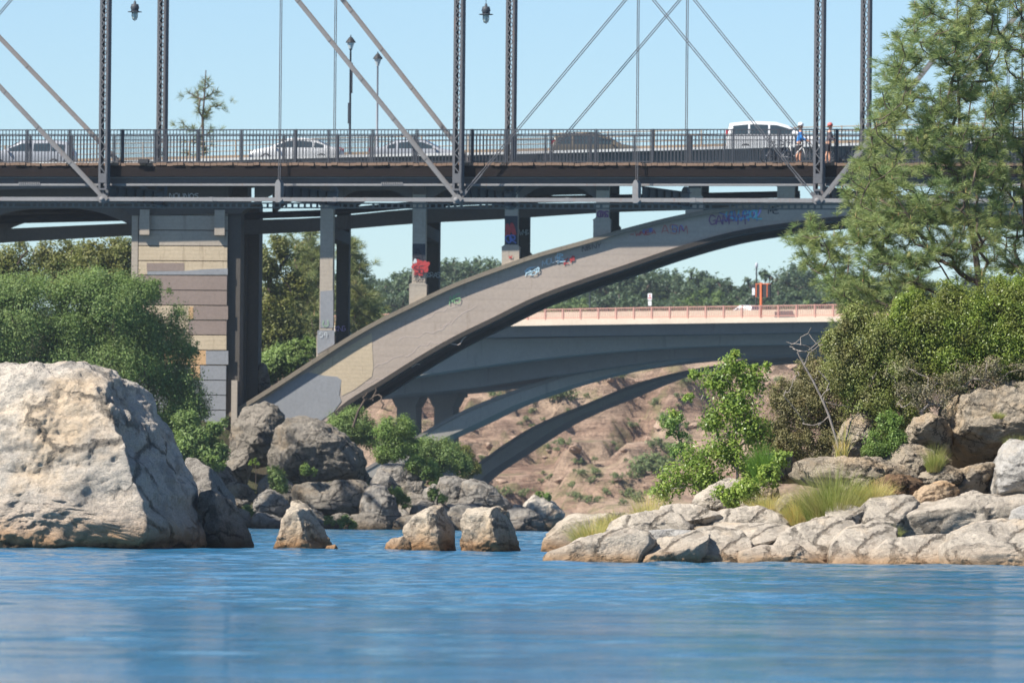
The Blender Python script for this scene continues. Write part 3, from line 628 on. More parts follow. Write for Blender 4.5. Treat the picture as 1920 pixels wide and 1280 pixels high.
    member((863, 372), (1173, 0), 0, 'rod'); member((948, 386), (1275, 0), VW, 'rod'); member((1533, 376), (1225, 0), 0, 'rod'); member((1612, 387), (1302, 0), VW, 'rod')
    member((1540, 376), (1840, 0), 0, 'bar'); member((1618, 387), (1922, 10), VW, 'bar'); member((-293, 372), (21, 0), 0, 'rod')
    # hangers with end blocks, floor beams
    hs = [(cols[i] + cols[i + 1]) / 2 for i in range(4)]
    for u in hs:
        for v in (0, VW):
            m = MB(); z = zc(u)
            for q in (-.04, .04): m.tube([(u + q, v, z + .6), (u + q, v, ztop)], .021, 6)
            m.build('hanger', M['steel_col'], root)
            b = MB(); b.prism([(u - .14, z + .7), (u - .05, z + .86), (u + .05, z + .86), (u + .14, z + .7), (u + .14, z + .1), (u + .24, z - .02), (u + .1, z - .14), (u - .1, z - .14), (u - .14, z)], v - .18, v + .18)
            b.build('hanger_block', st, root, bevel=.015)
    for u in sorted(hs + cols):
        z = zc(u); m = MB(); m.box(u + .16, u + .185, .22, VW - .1, z - .02, z + .62)
        for h in (0, .6): m.box(u + .03, u + .32, .22, VW - .1, z - .03 + h, z + .0 + h)
        for q in range(1, 6): m.box(u + .17, u + .26, q * .95, q * .95 + .04, z, z + .57)
        m.build('floor_beam', sd, root)
    # side girders
    def hband(y0, y1, v0, v1, mat, name, vv=None, ua=U0, ub=U1):
        t, b = TL((0, y0), (1560, y0 + .3), v0), TL((0, y1), (1560, y1 + .3), v0)
        return MB().band([(ua, t(ua)), (ub, t(ub))], [(ua, b(ua)), (ub, b(ub))], v0, v1).build(name, mat, root)
    hband(310.5, 331, .35, .55, M['timber'], 'timber_fascia')
    for u in np.arange(U0, U1, .305):   # plank ends in groups are one deck mesh
        pass
    m = MB(); rg = random.Random(3); u = U0
    while u < U1:
        w = rg.uniform(.22, .31); z = zplank(u) + rg.uniform(-.02, .02); m.box(u, u + w - .02, .29 + rg.uniform(-.05, .05), VW + .56, z - .12, z); u += w
    m.build('deck_planks', M['plank'], root)
    hband(332, 334.2, .54, .86, st, 'girder_flange'); hband(334.2, 344.3, .73, .76, M['steel_col'], 'girder_web'); hband(344.3, 348.3, .54, .86, st, 'girder_flange')
    for x in (35, 715):
        a, b = T.u(x, .54), T.u(x + 41, .54)
        for y0, y1 in ((330.5, 332.1), (343, 344.4)):
            t = TL((0, y0), (1560, y0 + .3), .54); n = 12; mm = MB()
            for i in range(n): q = a + (b - a) * i / n; mm.box(q, q + .045, .515, .6, t(q) - .08, t(q) + .035)
            mm.build('splice_bolts', st, root)
    for v in (1.8, 2.8, 3.8, 4.8): hband(331, 347, v, v + .12, sd, 'stringer')
    hband(336, 346, VW - .1, VW + .2, sd, 'stringer'); hband(311, 330, VW + .3, VW + .5, M['timber'], 'timber_fascia')
    # top cross struts
    for u in cols:
        MB().box(u - .12, u + .12, 0, VW, ztop - .5, ztop - .2).build('cross_strut', st, root)
    # railings
    bay = pl / 8; rl = M['rail']; k0 = int((T.u(-90, 0) - cu[0]) / bay) - 1; k1 = int((T.u(2000, 0) - cu[0]) / bay) + 1
    for v in (.8, VW - .6):
        r = bpy.data.objects.new('railing', None); COL.objects.link(r); r.parent = root; a, b = cu[0] + k0 * bay, cu[0] + k1 * bay
        zt = lambda u: zrail(u); zb = lambda u: zplank(u)
        for nm, f, h in (('top_rail', 0, .05), ('middle_rail', .205, .035), ('bottom_rail', None, .04)):
            g = (lambda u: zb(u) + .1) if f is None else (lambda u, f=f: zt(u) - f)
            MB().band([(a, g(a)), (b, g(b))], [(a, g(a) - h), (b, g(b) - h)], v - .03, v + .03).build(nm, rl, r)
        for k in range(k0, k1):
            u = cu[0] + k * bay; big = (k % 4 == 0); w = .055 if big else .03; uu = u + (.52 if big else 0)
            MB().box(uu - w, uu + w, v - .04 - (.03 if big else 0), v + .04 + (.03 if big else 0), zb(uu) - .02, zt(uu) + .005).build('rail_post', rl, r)
            m = MB(); n = int(bay / .152)
            for i in range(n): q = u + (i + .5) * bay / n; m.box(q - .015, q + .015, v - .012, v + .012, zb(q) + .07, zt(q) - .04)
            m.build('pickets', rl, r)
    # electrical box on the deck edge
    a = T.uz(262, 303, .3); MB().box(a[0], a[0] + .5, .1, .24, a[1] - .08, a[1] + .1).build('junction_box', M['blacks'], root)
    # pendant lamps (things of their own)
    proto = None
    for i, (u, lab, yc) in enumerate(((cols[1], 'grey pendant lamp hanging between the leftmost pair of truss columns', 10), (cols[2], 'grey pendant lamp hanging between the middle pair of truss columns', 28))):
        pos = T.w(u, VW / 2, T.uz(250 if i == 0 else 908, 24 if i == 0 else 29, VW / 2)[1])
        if proto is None:
            t = thing('pendant_lamp', lab, 'lamp', pos, -T.th, 'pendant lamps over the footbridge deck')
            MB().lathe([(.03, .52), (.05, .5), (.06, .4), (.16, .37), (.2, .2), (.17, .14), (.17, .07)], n=16).build('cap', M['steel_dark'], t, True)
            MB().lathe([(.1, .075), (.31, .045), (.32, .02), (.1, .05)], n=20).build('shade', M['steel_dark'], t, True)
            g = NT('lamp_glass'); gm = g.done((.50, .56, .5), .2, None, .6); MB().lathe([(.13, .05), (.135, -.15), (.11, -.27), (.05, -.33)], n=14).build('glass_jar', gm, t, True)
            m = MB()
            for k in range(6): q = k * math.pi / 3; m.tube([(.15 * math.cos(q), .15 * math.sin(q), .05), (.15 * math.cos(q), .15 * math.sin(q), -.17), (.1 * math.cos(q), .1 * math.sin(q), -.32), (0, 0, -.37)], .007, 4)
            m.build('guard_wires', M['steel_dark'], t); MB().tube([(0, 0, .5), (0, 0, ztop - pos.z - .3)], .014, 5).build('cord', M['steel_dark'], t); proto = t
        else: c = copy_tree(proto); c.location = pos; c['label'] = lab
    return root, zplank

# ------------------------------------------------------------------ concrete arch road bridge
A = Frame(612, 343, 4.0); VR = 8.6
RT = [(423, 779), (500, 731), (600, 666), (640, 640), (700, 605), (773, 569), (840, 537), (940, 499), (1007, 476), (1090, 453), (1173, 429), (1280, 403), (1400, 385), (1500, 376), (1600, 370), (1750, 366)]
RB = [(560, 842), (600, 815), (640, 770), (720, 718), (800, 668), (853, 638), (927, 602), (1000, 566), (1107, 526), (1173, 504), (1280, 468), (1380, 441), (1493, 423), (1580, 413), (1660, 408), (1750, 405)]
WL = [(-420, 317), (58, 306), (333, 300), (640, 292), (907, 287), (1280, 278), (1590, 270), (1990, 262), (2500, 258)]
def arch_bridge():
    root = thing('arch_road_bridge', 'weathered concrete arch road bridge with graffiti and striped pier, behind the truss footbridge', 'bridge', A.O, -A.th)
    wl = [A.uz(x, y, -2.1) for x, y in WL]; us = np.array([p[0] for p in wl]); zs = np.array([p[1] for p in wl]); Z = lambda u: float(np.interp(u, us, zs))
    U = np.linspace(us[0], us[-1], 60)
    def along(dz0, dz1, v0, v1, mat, name): return MB().band([(u, Z(u) + dz0) for u in U], [(u, Z(u) + dz1) for u in U], v0, v1).build(name, mat, root)
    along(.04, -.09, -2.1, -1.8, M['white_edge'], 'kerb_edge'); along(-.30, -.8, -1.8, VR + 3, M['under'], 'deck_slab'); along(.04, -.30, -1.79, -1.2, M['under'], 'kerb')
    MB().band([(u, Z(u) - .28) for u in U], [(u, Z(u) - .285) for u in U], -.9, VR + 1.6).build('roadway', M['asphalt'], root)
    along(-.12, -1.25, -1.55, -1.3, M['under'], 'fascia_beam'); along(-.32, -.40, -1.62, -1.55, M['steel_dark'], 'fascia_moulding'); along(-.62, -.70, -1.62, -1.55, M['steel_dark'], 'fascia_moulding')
    along(.88, -.35, VR + 2.2, VR + 2.5, M['tanwall'], 'far_parapet')
    m = MB()
    for h in (1.1, 1.38, 1.62): m.tube([(u, VR + 2.35, Z(u) + h) for u in U], .024, 5)
    m.build('guard_pipes', M['tanwall'], root); m = MB()
    for u in np.arange(us[0], us[-1], 2.4): m.box(u - .03, u + .03, VR + 2.3, VR + 2.4, Z(u) + .87, Z(u) + 1.66)
    m.build('guard_posts', M['tanwall'], root)
    # ribs
    n = 70; top = resample([A.uz(x, y) for x, y in RT], n); bot = resample([A.uz(x, y) for x, y in RB], n)
    uc = top[-1][0]; mir = lambda q: q + [(2 * uc - a, b) for a, b in q[-2::-1]]
    top[-1] = (uc, top[-1][1]); bot[-1] = (uc, bot[-1][1]); top, bot = mir(top), mir(bot)
    for v in (0, VR):
        rb = MB().band(top, bot, v, v + 1.3).build('arch_rib', M['paint_brown'] if v == 0 else M['conc_shade'], root)
        lt = []; 
        for i in range(len(top)):
            a, b = top[max(i - 1, 0)], top[min(i + 1, len(top) - 1)]; d = math.hypot(b[0] - a[0], b[1] - a[1]); lt.append((top[i][0] + (b[1] - a[1]) / d * .19, top[i][1] - (b[0] - a[0]) / d * .19))
        MB().band([(a, b + .02) for a, b in top], lt, v - .24, v + 1.45).build('coping', M['lip'], rb)
        lb = []
        for i in range(len(bot)):
            a, b = bot[max(i - 1, 0)], bot[min(i + 1, len(bot) - 1)]; d = math.hypot(b[0] - a[0], b[1] - a[1]); lb.append((bot[i][0] - (b[1] - a[1]) / d * .2, bot[i][1] + (b[0] - a[0]) / d * .2))
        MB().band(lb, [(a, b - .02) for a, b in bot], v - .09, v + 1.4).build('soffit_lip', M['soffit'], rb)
        if v == 0:
            patch(A, rb, [(470, 765), (560, 705), (578, 698), (600, 703), (632, 706), (640, 712), (636, 740), (640, 752), (625, 772), (590, 796), (560, 815), (520, 800)], -.02, M['paint_grey'])
            patch(A, rb, [(580, 697), (640, 657), (697, 624), (698, 650), (700, 690), (697, 706), (665, 730), (641, 742), (637, 712), (600, 702)], -.012, M['conc_tan'], label='bare tan concrete between the grey and brown paint')
    rg = random.Random(4)
    for k, (x, y, x1) in enumerate(((680, 715, 790), (700, 690, 760), (745, 640, 850), (760, 668, 880), (790, 600, 870), (830, 612, 895))):
        pts = []; 
        while x < x1: pts.append((x, y)); x += rg.uniform(4, 10); y -= rg.uniform(-3, 9)
        q = [A.uz(a, b, -.012) for a, b in pts]; m = MB()
        for (a, b), (c, d) in zip(q[:-1], q[1:]): m.bar((a, -.002, b), (c, -.002, d), .008, .04, (0, 0, 1))
        m.build('crack_repair', M['paint_line'], root)
    # spandrel columns
    xs = [612.5, 785.5, 958.5, 1129.5, 1302, 1474]; uu = [A.u(x) for x in xs]; sp = (uu[3] - uu[0]) / 3; uu += [uu[-1] + sp * k for k in range(1, 9)]
    left = [A.u(250) - sp * 1.9 * k for k in range(1, 4)]
    tu = np.array([p[0] for p in top]); tz = np.array([p[1] for p in top])
    uu = [u for u in uu if u < us[-1] - 1]
    for k, u in enumerate(uu):
        for v in (.1, VR + .1):
            zb = float(np.interp(u, tu, tz)) - .25; zt = Z(u) - 1.75
            if zt < zb + .2: continue
            h = .325; c = MB().box(u - h, u + h, v, v + .9, zb, zt + .8).build('spandrel_column', M['conc'] if v < 1 else M['conc_shade'], root)
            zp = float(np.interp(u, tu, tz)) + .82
            MB().box(u - h - .13, u + h + .09, v - .08, v + .98, zb, zp - .05).prism([(u - h - .17, zp - .05), (u - h, zp + .08), (u + h, zp + .08), (u + h + .12, zp - .05)], v - .09, v + .99).build('plinth', M['conc'] if v < 1 else M['conc_shade'], c)
            if v > 1 and zt - zb > 5: MB().box(u - h, u + h, 1.0, v, zt - 2.2, zt - 1.6).build('cross_beam', M['conc_shade'], root)
    # arched fascia between columns, and cantilever brackets
    allu = sorted(left + [A.u(262) + .0] + [A.u(428)] + uu); segs = [(left[i + 1] if i < 3 else None, None) for i in range(0)]
    edges = sorted(left)[::1] + [A.u(256)]; bays = [(edges[i] + .33, edges[i + 1] - .33) for i in range(len(edges) - 2)] + [(edges[-2] + .33, A.u(249))]
    bays += [(A.u(476), uu[0] - .325)] + [(uu[i] + .325, uu[i + 1] - .325) for i in range(3)]
    for v in (.15, VR + .15):
        for i, (a, b) in enumerate(bays):
            L = b - a; t, bo = [], []; wide = L > 7; hh = 1.9 if wide else 1.35
            for q in np.linspace(0, 1, 25):
                u = a + L * q; e = min(q, 1 - q) * L; t.append((u, Z(u) - .45)); d = .75 * max(0, 1 - e / (3.2 if wide else 1.25)) ** 1.8; bo.append((u, Z(u) - hh - .28 - d * (1.3 if wide else 1)))
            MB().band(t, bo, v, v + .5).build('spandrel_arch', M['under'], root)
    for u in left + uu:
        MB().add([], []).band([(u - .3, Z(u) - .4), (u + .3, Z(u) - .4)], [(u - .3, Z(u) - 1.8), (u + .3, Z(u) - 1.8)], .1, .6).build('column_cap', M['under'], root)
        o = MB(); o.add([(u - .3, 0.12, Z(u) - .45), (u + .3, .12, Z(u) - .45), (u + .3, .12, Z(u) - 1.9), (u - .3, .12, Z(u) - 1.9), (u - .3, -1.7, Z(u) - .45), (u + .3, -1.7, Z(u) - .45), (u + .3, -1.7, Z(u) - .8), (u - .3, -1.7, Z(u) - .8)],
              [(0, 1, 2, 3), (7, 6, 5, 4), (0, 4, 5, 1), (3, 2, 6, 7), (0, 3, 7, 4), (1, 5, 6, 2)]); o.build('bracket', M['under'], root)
    for u in left:
        for v in (.1, VR + .1): MB().box(u - .33, u + .33, v, v + .9, 3, Z(u) - 1.0).build('spandrel_column', M['conc'], root)
    # sloping service girder and black tubes under the deck, behind the columns
    g0, g1 = A.uz(-60, 432, 3), A.uz(250, 418, 3); b0, b1 = A.uz(-60, 458, 3), A.uz(250, 441, 3)
    MB().band([g0, g1], [b0, b1], 3, 3.4).build('service_girder', M['under'], root)
    q = [(-60, 413), (250, 406)]; MB().tube([(A.uz(x, y, 3.6)[0], 3.6, A.uz(x, y, 3.6)[1]) for x, y in q], .22, 10).build('dark_tube', M['blacks'], root); q = [(-60, 391), (300, 398)]
    MB().tube([(A.uz(x, y, 5)[0], 5, A.uz(x, y, 5)[1]) for x, y in q], .13, 8).build('dark_tube', M['blacks'], root)
    gt = [(450, 413), (600, 408), (773, 392), (947, 383), (1120, 380), (1500, 372)]; gb = [(450, 440), (600, 433), (773, 419), (947, 410), (1120, 399), (1500, 390)]
    MB().band(resample([A.uz(x, y, 3) for x, y in gt], 20), resample([A.uz(x, y, 3) for x, y in gb], 20), 3, 3.4).build('service_girder', M['under'], root)
    MB().tube([(A.uz(x, y - 8, 3.2)[0], 3.2, A.uz(x, y - 8, 3.2)[1]) for x, y in gt], .17, 8).build('dark_tube', M['blacks'], root)
    # pier: a front and a far shaft of board-marked courses
    ua, ub = A.u(262), A.u(428.5); pw, pr, pb = A.u(249), A.u(452), 0
    cy = [386, 403, 431.5, 461, 489, 516, 544, 572, 600, 627.5, 656, 684, 712, 740, 768, 800, 840, 900, 960]
    for v in (-.35, VR - .2):
        front = v < 1
        pier = MB().box(ua - .02, ub + .02, v + .1, v + 2.0, -1, A.uz(300, 372, v)[1] + .9).build('pier', M['conc_shade'], root)
        MB().box(pw, ua - .03, v - .02, v + 1.8, -1, A.uz(300, 398, v)[1]).build('pilaster', M['conc'] if front else M['conc_shade'], pier)
        MB().box(ub + .03, pr, v + .25, v + 1.9, -1, A.uz(300, 380, v)[1]).build('pilaster', M['conc_shade'], pier)
        if not front: continue
        MB().prism([(pw - .1, A.uz(255, 405)[1]), (pw - .7, A.uz(255, 386)[1]), (pw - 1.3, A.uz(255, 378)[1]), (pr + 1.0, A.uz(255, 378)[1]), (pr + .5, A.uz(255, 386)[1]), (pr, A.uz(255, 400)[1])], v - .08, v + 1.7).build('pier_cap', M['conc_shade'], pier)
        for x0, x1 in ((265, 283), (405, 424)): MB().box(A.u(x0), A.u(x1), v - .28, v, A.uz(270, 441)[1], A.uz(270, 394)[1]).build('cap_corbel', M['conc'], pier)
        pal = ['conc', 'conc', 'conc', 'conc_tan', 'conc_tan', 'paint_pier', 'paint_pier', 'conc_tan', 'paint_pier', 'conc_tan', 'conc_or', 'paint_grey', 'paint_grey', 'paint_grey', 'paint_grey', 'conc', 'conc', 'conc']
        for i in range(len(cy) - 1):
            z1, z0 = A.uz(300, cy[i] + .8, v)[1], A.uz(300, cy[i + 1] - .8, v)[1]
            MB().box(ua, ub, v, v + .2, z0, z1).build('wall_course', M[pal[i]], pier, bevel=.012)
        rect = lambda x0, y0, x1, y1, m, k=0: patch(A, pier, [(x0, y0), (x1, y0), (x1, y1), (x0, y1)], v - .012 - k, M[m])
        rect(275, 493, 345, 508, 'paint_pier'); patch(A, pier, [(276, 509), (345, 508), (380, 505), (427, 503), (427, 515), (276, 515)], v - .013, M['paint_grey']); rect(363, 573.5, 427.5, 599, 'paint_pier')
        rect(300, 601, 353, 626, 'conc_tan'); rect(386, 657.5, 428, 683, 'paint_grey'); rect(354, 575, 362, 598, 'conc_or', .002); rect(357, 685.5, 375, 711, 'conc_or')
    MB().box(A.u(439), A.u(450), -.5, 1.2, 0, A.uz(440, 713)[1]).build('arch_springing', M['conc'], root)
    MB().prism([A.uz(420, 782), A.uz(470, 752), A.uz(600, 830), A.uz(540, 880), A.uz(430, 880)], -.1, VR + 1.5).build('skewback', M['paint_grey'], root)
    # paint on columns
    P0 = .085
    patch(A, root, [(600.4, 546), (624.6, 544), (624.6, 614), (600.4, 614)], P0, M['paint_grey']); patch(A, root, [(595, 619), (627, 619), (627, 645), (595, 664)], -.0, M['paint_grey'])
    patch(A, root, [(773.4, 457), (797.6, 457), (797.6, 489), (773.4, 489)], P0, M['blacks'] if 0 else M['steel_dark']); patch(A, root, [(946.4, 405), (970.6, 405), (970.6, 472), (946.4, 472)], P0, M['steel_dark'])
    # graffiti
    g = lambda *a, **k: graffiti(A, root, *a, **k)
    g('NOUNOS', 318, 372, 9, 'white', 1.0, v=-.4, seed=1, wide=1.1); g('S9', 599, 632, 9, 'white', 1.0, v=-.02); g('U', 606, 612, 12, 'green', .9, v=.06)
    g('*O*', 775, 514, 24, 'red', 4.5, sp=.25, v=.06, wide=.9, seed=3); g('O', 777, 507, 18, 'red', 4.5, v=.062, wide=.9); g('S5', 777, 512, 13, 'black', 1.2, sp=.7, v=.04, seed=4); g('A', 775, 488, 20, 'black', 3, v=.06, wide=1.2); g('V', 781, 486, -7, 'white', 2.6, v=.05)
    g('AVT', 776, 521, 6, 'black', 1, v=.06); g('-VOT', 775, 530, 6, 'black', 1.1, v=.06, sp=.9); g('W', 954, 484, 5, 'red', 1.2, v=-.02, wide=1.5)
    g('MA', 949, 440, 20, 'red', 4, sp=.4, v=.06, wide=.8, seed=5); g('OR', 949, 455, 14, 'blue', 2, sp=.6, v=.055, seed=6); g('GVS', 949, 469, 7, 'sky', 1.1, v=.06, sp=.8); g('ODS', 1121, 408, 12, 'purple', 2.5, sp=.5, v=.06); g('WK', 1121, 420, 7, 'teal', 1.5, v=.06)
    for k, vv in ((0, VR + .05), (1, VR + .05)): pass
    g('M5', 843, 572, 15, 'green', 1.5, slope=.3, v=-.04, seed=7, wide=.8)
    g('*SE*', 983, 517, 13, 'sky', 1.3, sp=.5, slope=.15, seed=8); g('MOUS', 1017, 500, 11, 'white', 1.2, sp=.8, slope=.35, seed=9); g('BL', 1046, 492, 16, 'sky', 1.4, sp=.3, slope=.2, seed=10); g('K*', 1058, 497, 10, 'red', 1.8, slope=.4, seed=11, wide=1.1)
    g('NBNY', 1092, 472, 9, 'black', .9, slope=.25, seed=12, wide=1.1); g('-WNEA', 1182, 443, 7, 'red', 1.1, slope=.1, seed=13, wide=1.5); g('BOB', 1206, 437, 7, 'blue', 1.0, seed=14, slope=.15)
    g('A5M', 1240, 438, 15, 'red', .9, seed=15, slope=.0, wide=1.2); g('DA', 1262, 434, 12, 'blue', 1.2, seed=16); g('GAMPIT', 1330, 421, 17, 'purple', 1.9, sp=.75, seed=18, slope=0)
    g('OLLBOL', 1362, 410, 15, 'teal', 2.4, sp=.8, seed=19); g('UBO', 1385, 408, 13, 'white', 1.4, sp=.9, seed=20); g('OV', 1413, 404, 18, 'violet', 2.4, sp=.1, seed=21); g('SAWAM', 1350, 414, 20, 'blue', 1.5, sp=.7, seed=22); g('ME', 1440, 400, 12, 'black', 1.5, seed=23)
    for k, u in enumerate(uu[:3]): g(['KNG', 'BRAS', 'WMB'][k], [629, 801, 974][k], [620, 520, 440][k], 9, 'white' if k else 'violet', 1.1, v=VR - .02 + .0, sp=.7, seed=30 + k)
    return root, Z

# ------------------------------------------------------------------ far bridge with salmon railing
Fb = Frame(1000, 565, 28)
def far_bridge():
    root = thing('far_arch_bridge', 'distant concrete bridge with two slender arches, pale parapet and salmon railing', 'bridge', Fb.O, -Fb.th)
    uz = Fb.uz
    def poly(pts, v, n=40): return resample([uz(x, y, v) for x, y in pts], n)
    rt = [(600, 592), (1000, 580), (1560, 570.5), (2300, 560)]; rb = [(600, 610), (923, 601), (1280, 597), (1560, 594), (2300, 588)]; pb = [(600, 622), (923, 612), (1280, 606.5), (1560, 603), (2300, 596)]
    RTp, RBp, PBp = poly(rt, 0), poly(rb, 0), poly(pb, 0)
    ut = np.array([p[0] for p in RTp]); zt = np.array([p[1] for p in RTp]); ur = np.array([p[0] for p in RBp]); zr = np.array([p[1] for p in RBp]); up = np.array([p[0] for p in PBp]); zp = np.array([p[1] for p in PBp])
    us = np.linspace(max(ut[0], ur[0], up[0]), min(ut[-1], ur[-1], up[-1]), 60); zT = lambda u: float(np.interp(u, ut, zt)); zR = lambda u: float(np.interp(u, ur, zr)); zP = lambda u: float(np.interp(u, up, zp))
    MB().band([(u, zR(u)) for u in us], [(u, zP(u)) for u in us], -.1, .5).build('parapet', M['far_para'], root)
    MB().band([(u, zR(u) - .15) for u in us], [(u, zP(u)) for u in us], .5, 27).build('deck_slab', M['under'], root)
    MB().band([(u, zR(u) + .75) for u in us], [(u, zR(u) - .15) for u in us], 3.4, 3.7).build('roadside_barrier', M['far_para'], root)
    r = bpy.data.objects.new('railing', None); COL.objects.link(r); r.parent = root
    for nm, f in (('top_rail', 0), ('bottom_rail', 1)):
        g = (lambda u: zT(u)) if f == 0 else (lambda u: zR(u) + .16)
        MB().band([(u, g(u)) for u in us], [(u, g(u) - .07) for u in us], .02, .12).build(nm, M['pink'], r)
    step = uz(1033, 580)[0] - uz(1000, 580)[0]; u = us[0]
    while u < us[-1]:
        if -22 < u < 38: 
            MB().box(u - .05, u + .05, -.02, .14, zR(u), zT(u) + .02).build('rail_post', M['pink'], r); m = MB()
            for k in range(1, 10): q = u + step * k / 10; m.box(q - .018, q + .018, .05, .09, zR(q) + .1, zT(q) - .05)
            m.build('pickets', M['pink'], r)
        u += step
    # girder: edge beam, web, haunched box
    e1 = poly([(600, 648), (873, 634), (1280, 627), (1560, 622), (2300, 612)], .6)
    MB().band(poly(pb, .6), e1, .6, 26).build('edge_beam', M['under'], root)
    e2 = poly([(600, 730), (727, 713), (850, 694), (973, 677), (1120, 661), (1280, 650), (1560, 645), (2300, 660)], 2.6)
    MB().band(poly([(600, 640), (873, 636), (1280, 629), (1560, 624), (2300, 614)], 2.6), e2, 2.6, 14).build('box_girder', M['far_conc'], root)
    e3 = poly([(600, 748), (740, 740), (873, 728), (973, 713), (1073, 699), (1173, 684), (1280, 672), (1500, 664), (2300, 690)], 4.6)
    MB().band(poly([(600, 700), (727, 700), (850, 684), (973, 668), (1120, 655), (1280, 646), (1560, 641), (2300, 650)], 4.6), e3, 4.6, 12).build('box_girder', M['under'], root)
    # pier
    for x0, x1 in ((737, 787), (807, 857)):
        a, b = uz(x0, 780, 10)[0], uz(x1, 780, 10)[0]; z = uz(760, 745, 10)[1]
        c = MB().box(a + .35, b - .35, 10, 11, -1, z - .6).build('pier_column', M['under'], root)
        MB().prism([(a - .1, z + .3), (a - .1, z), (a + .35, z - .8), (b - .35, z - .8), (b + .1, z), (b + .1, z + .3)], 9.8, 11.2).build('column_capital', M['under'], c)
    a, b = uz(728, 735, 10)[0], uz(872, 735, 10)[0]; z = uz(760, 737, 10)[1]
    MB().prism([(a, z + .5), (a, z), (a + .5, z), (a + .5, z - .35), (b - .5, z - .35), (b - .5, z), (b, z), (b, z + .5)], 9.6, 11.4).build('pier_cap', M['under'], root)
    # arches
    r1t = [(560, 965), (650, 900), (740, 845), (800, 807), (873, 768), (973, 729), (1073, 698), (1173, 680), (1280, 667), (1400, 661), (1560, 657), (1700, 656)]; r1b = [(600, 995), (680, 932), (760, 872), (840, 825), (873, 811), (973, 764), (1067, 731), (1173, 703), (1280, 682), (1400, 673), (1560, 668), (1700, 667)]
    r2t = [(780, 965), (850, 905), (900, 866), (1000, 800), (1100, 757), (1200, 717), (1333, 687), (1450, 676), (1600, 670), (1760, 668)]; r2b = [(830, 990), (868, 950), (913, 909), (967, 873), (1067, 810), (1167, 767), (1267, 727), (1400, 694), (1517, 683), (1620, 679), (1760, 677)]
    for v, t, b, d in ((5.9, r1t, r1b, 2.2), (18, r2t, r2b, 2.2)):
        tt, bb = poly(t, v, 50), poly(b, v, 50)
        if v > 10: bb = [(x, z + .95) for x, z in bb]
        else: bb = [(x, z + .35) for x, z in bb]
        o = MB().band(tt, bb, v, v + d).build('arch_rib', M['far_conc'], root); MB().band([(x, z + .02) for x, z in tt], [(x, z - .28) for x, z in tt], v - .12, v + d + .1).build('coping', M['under'], o)
    return root, zR
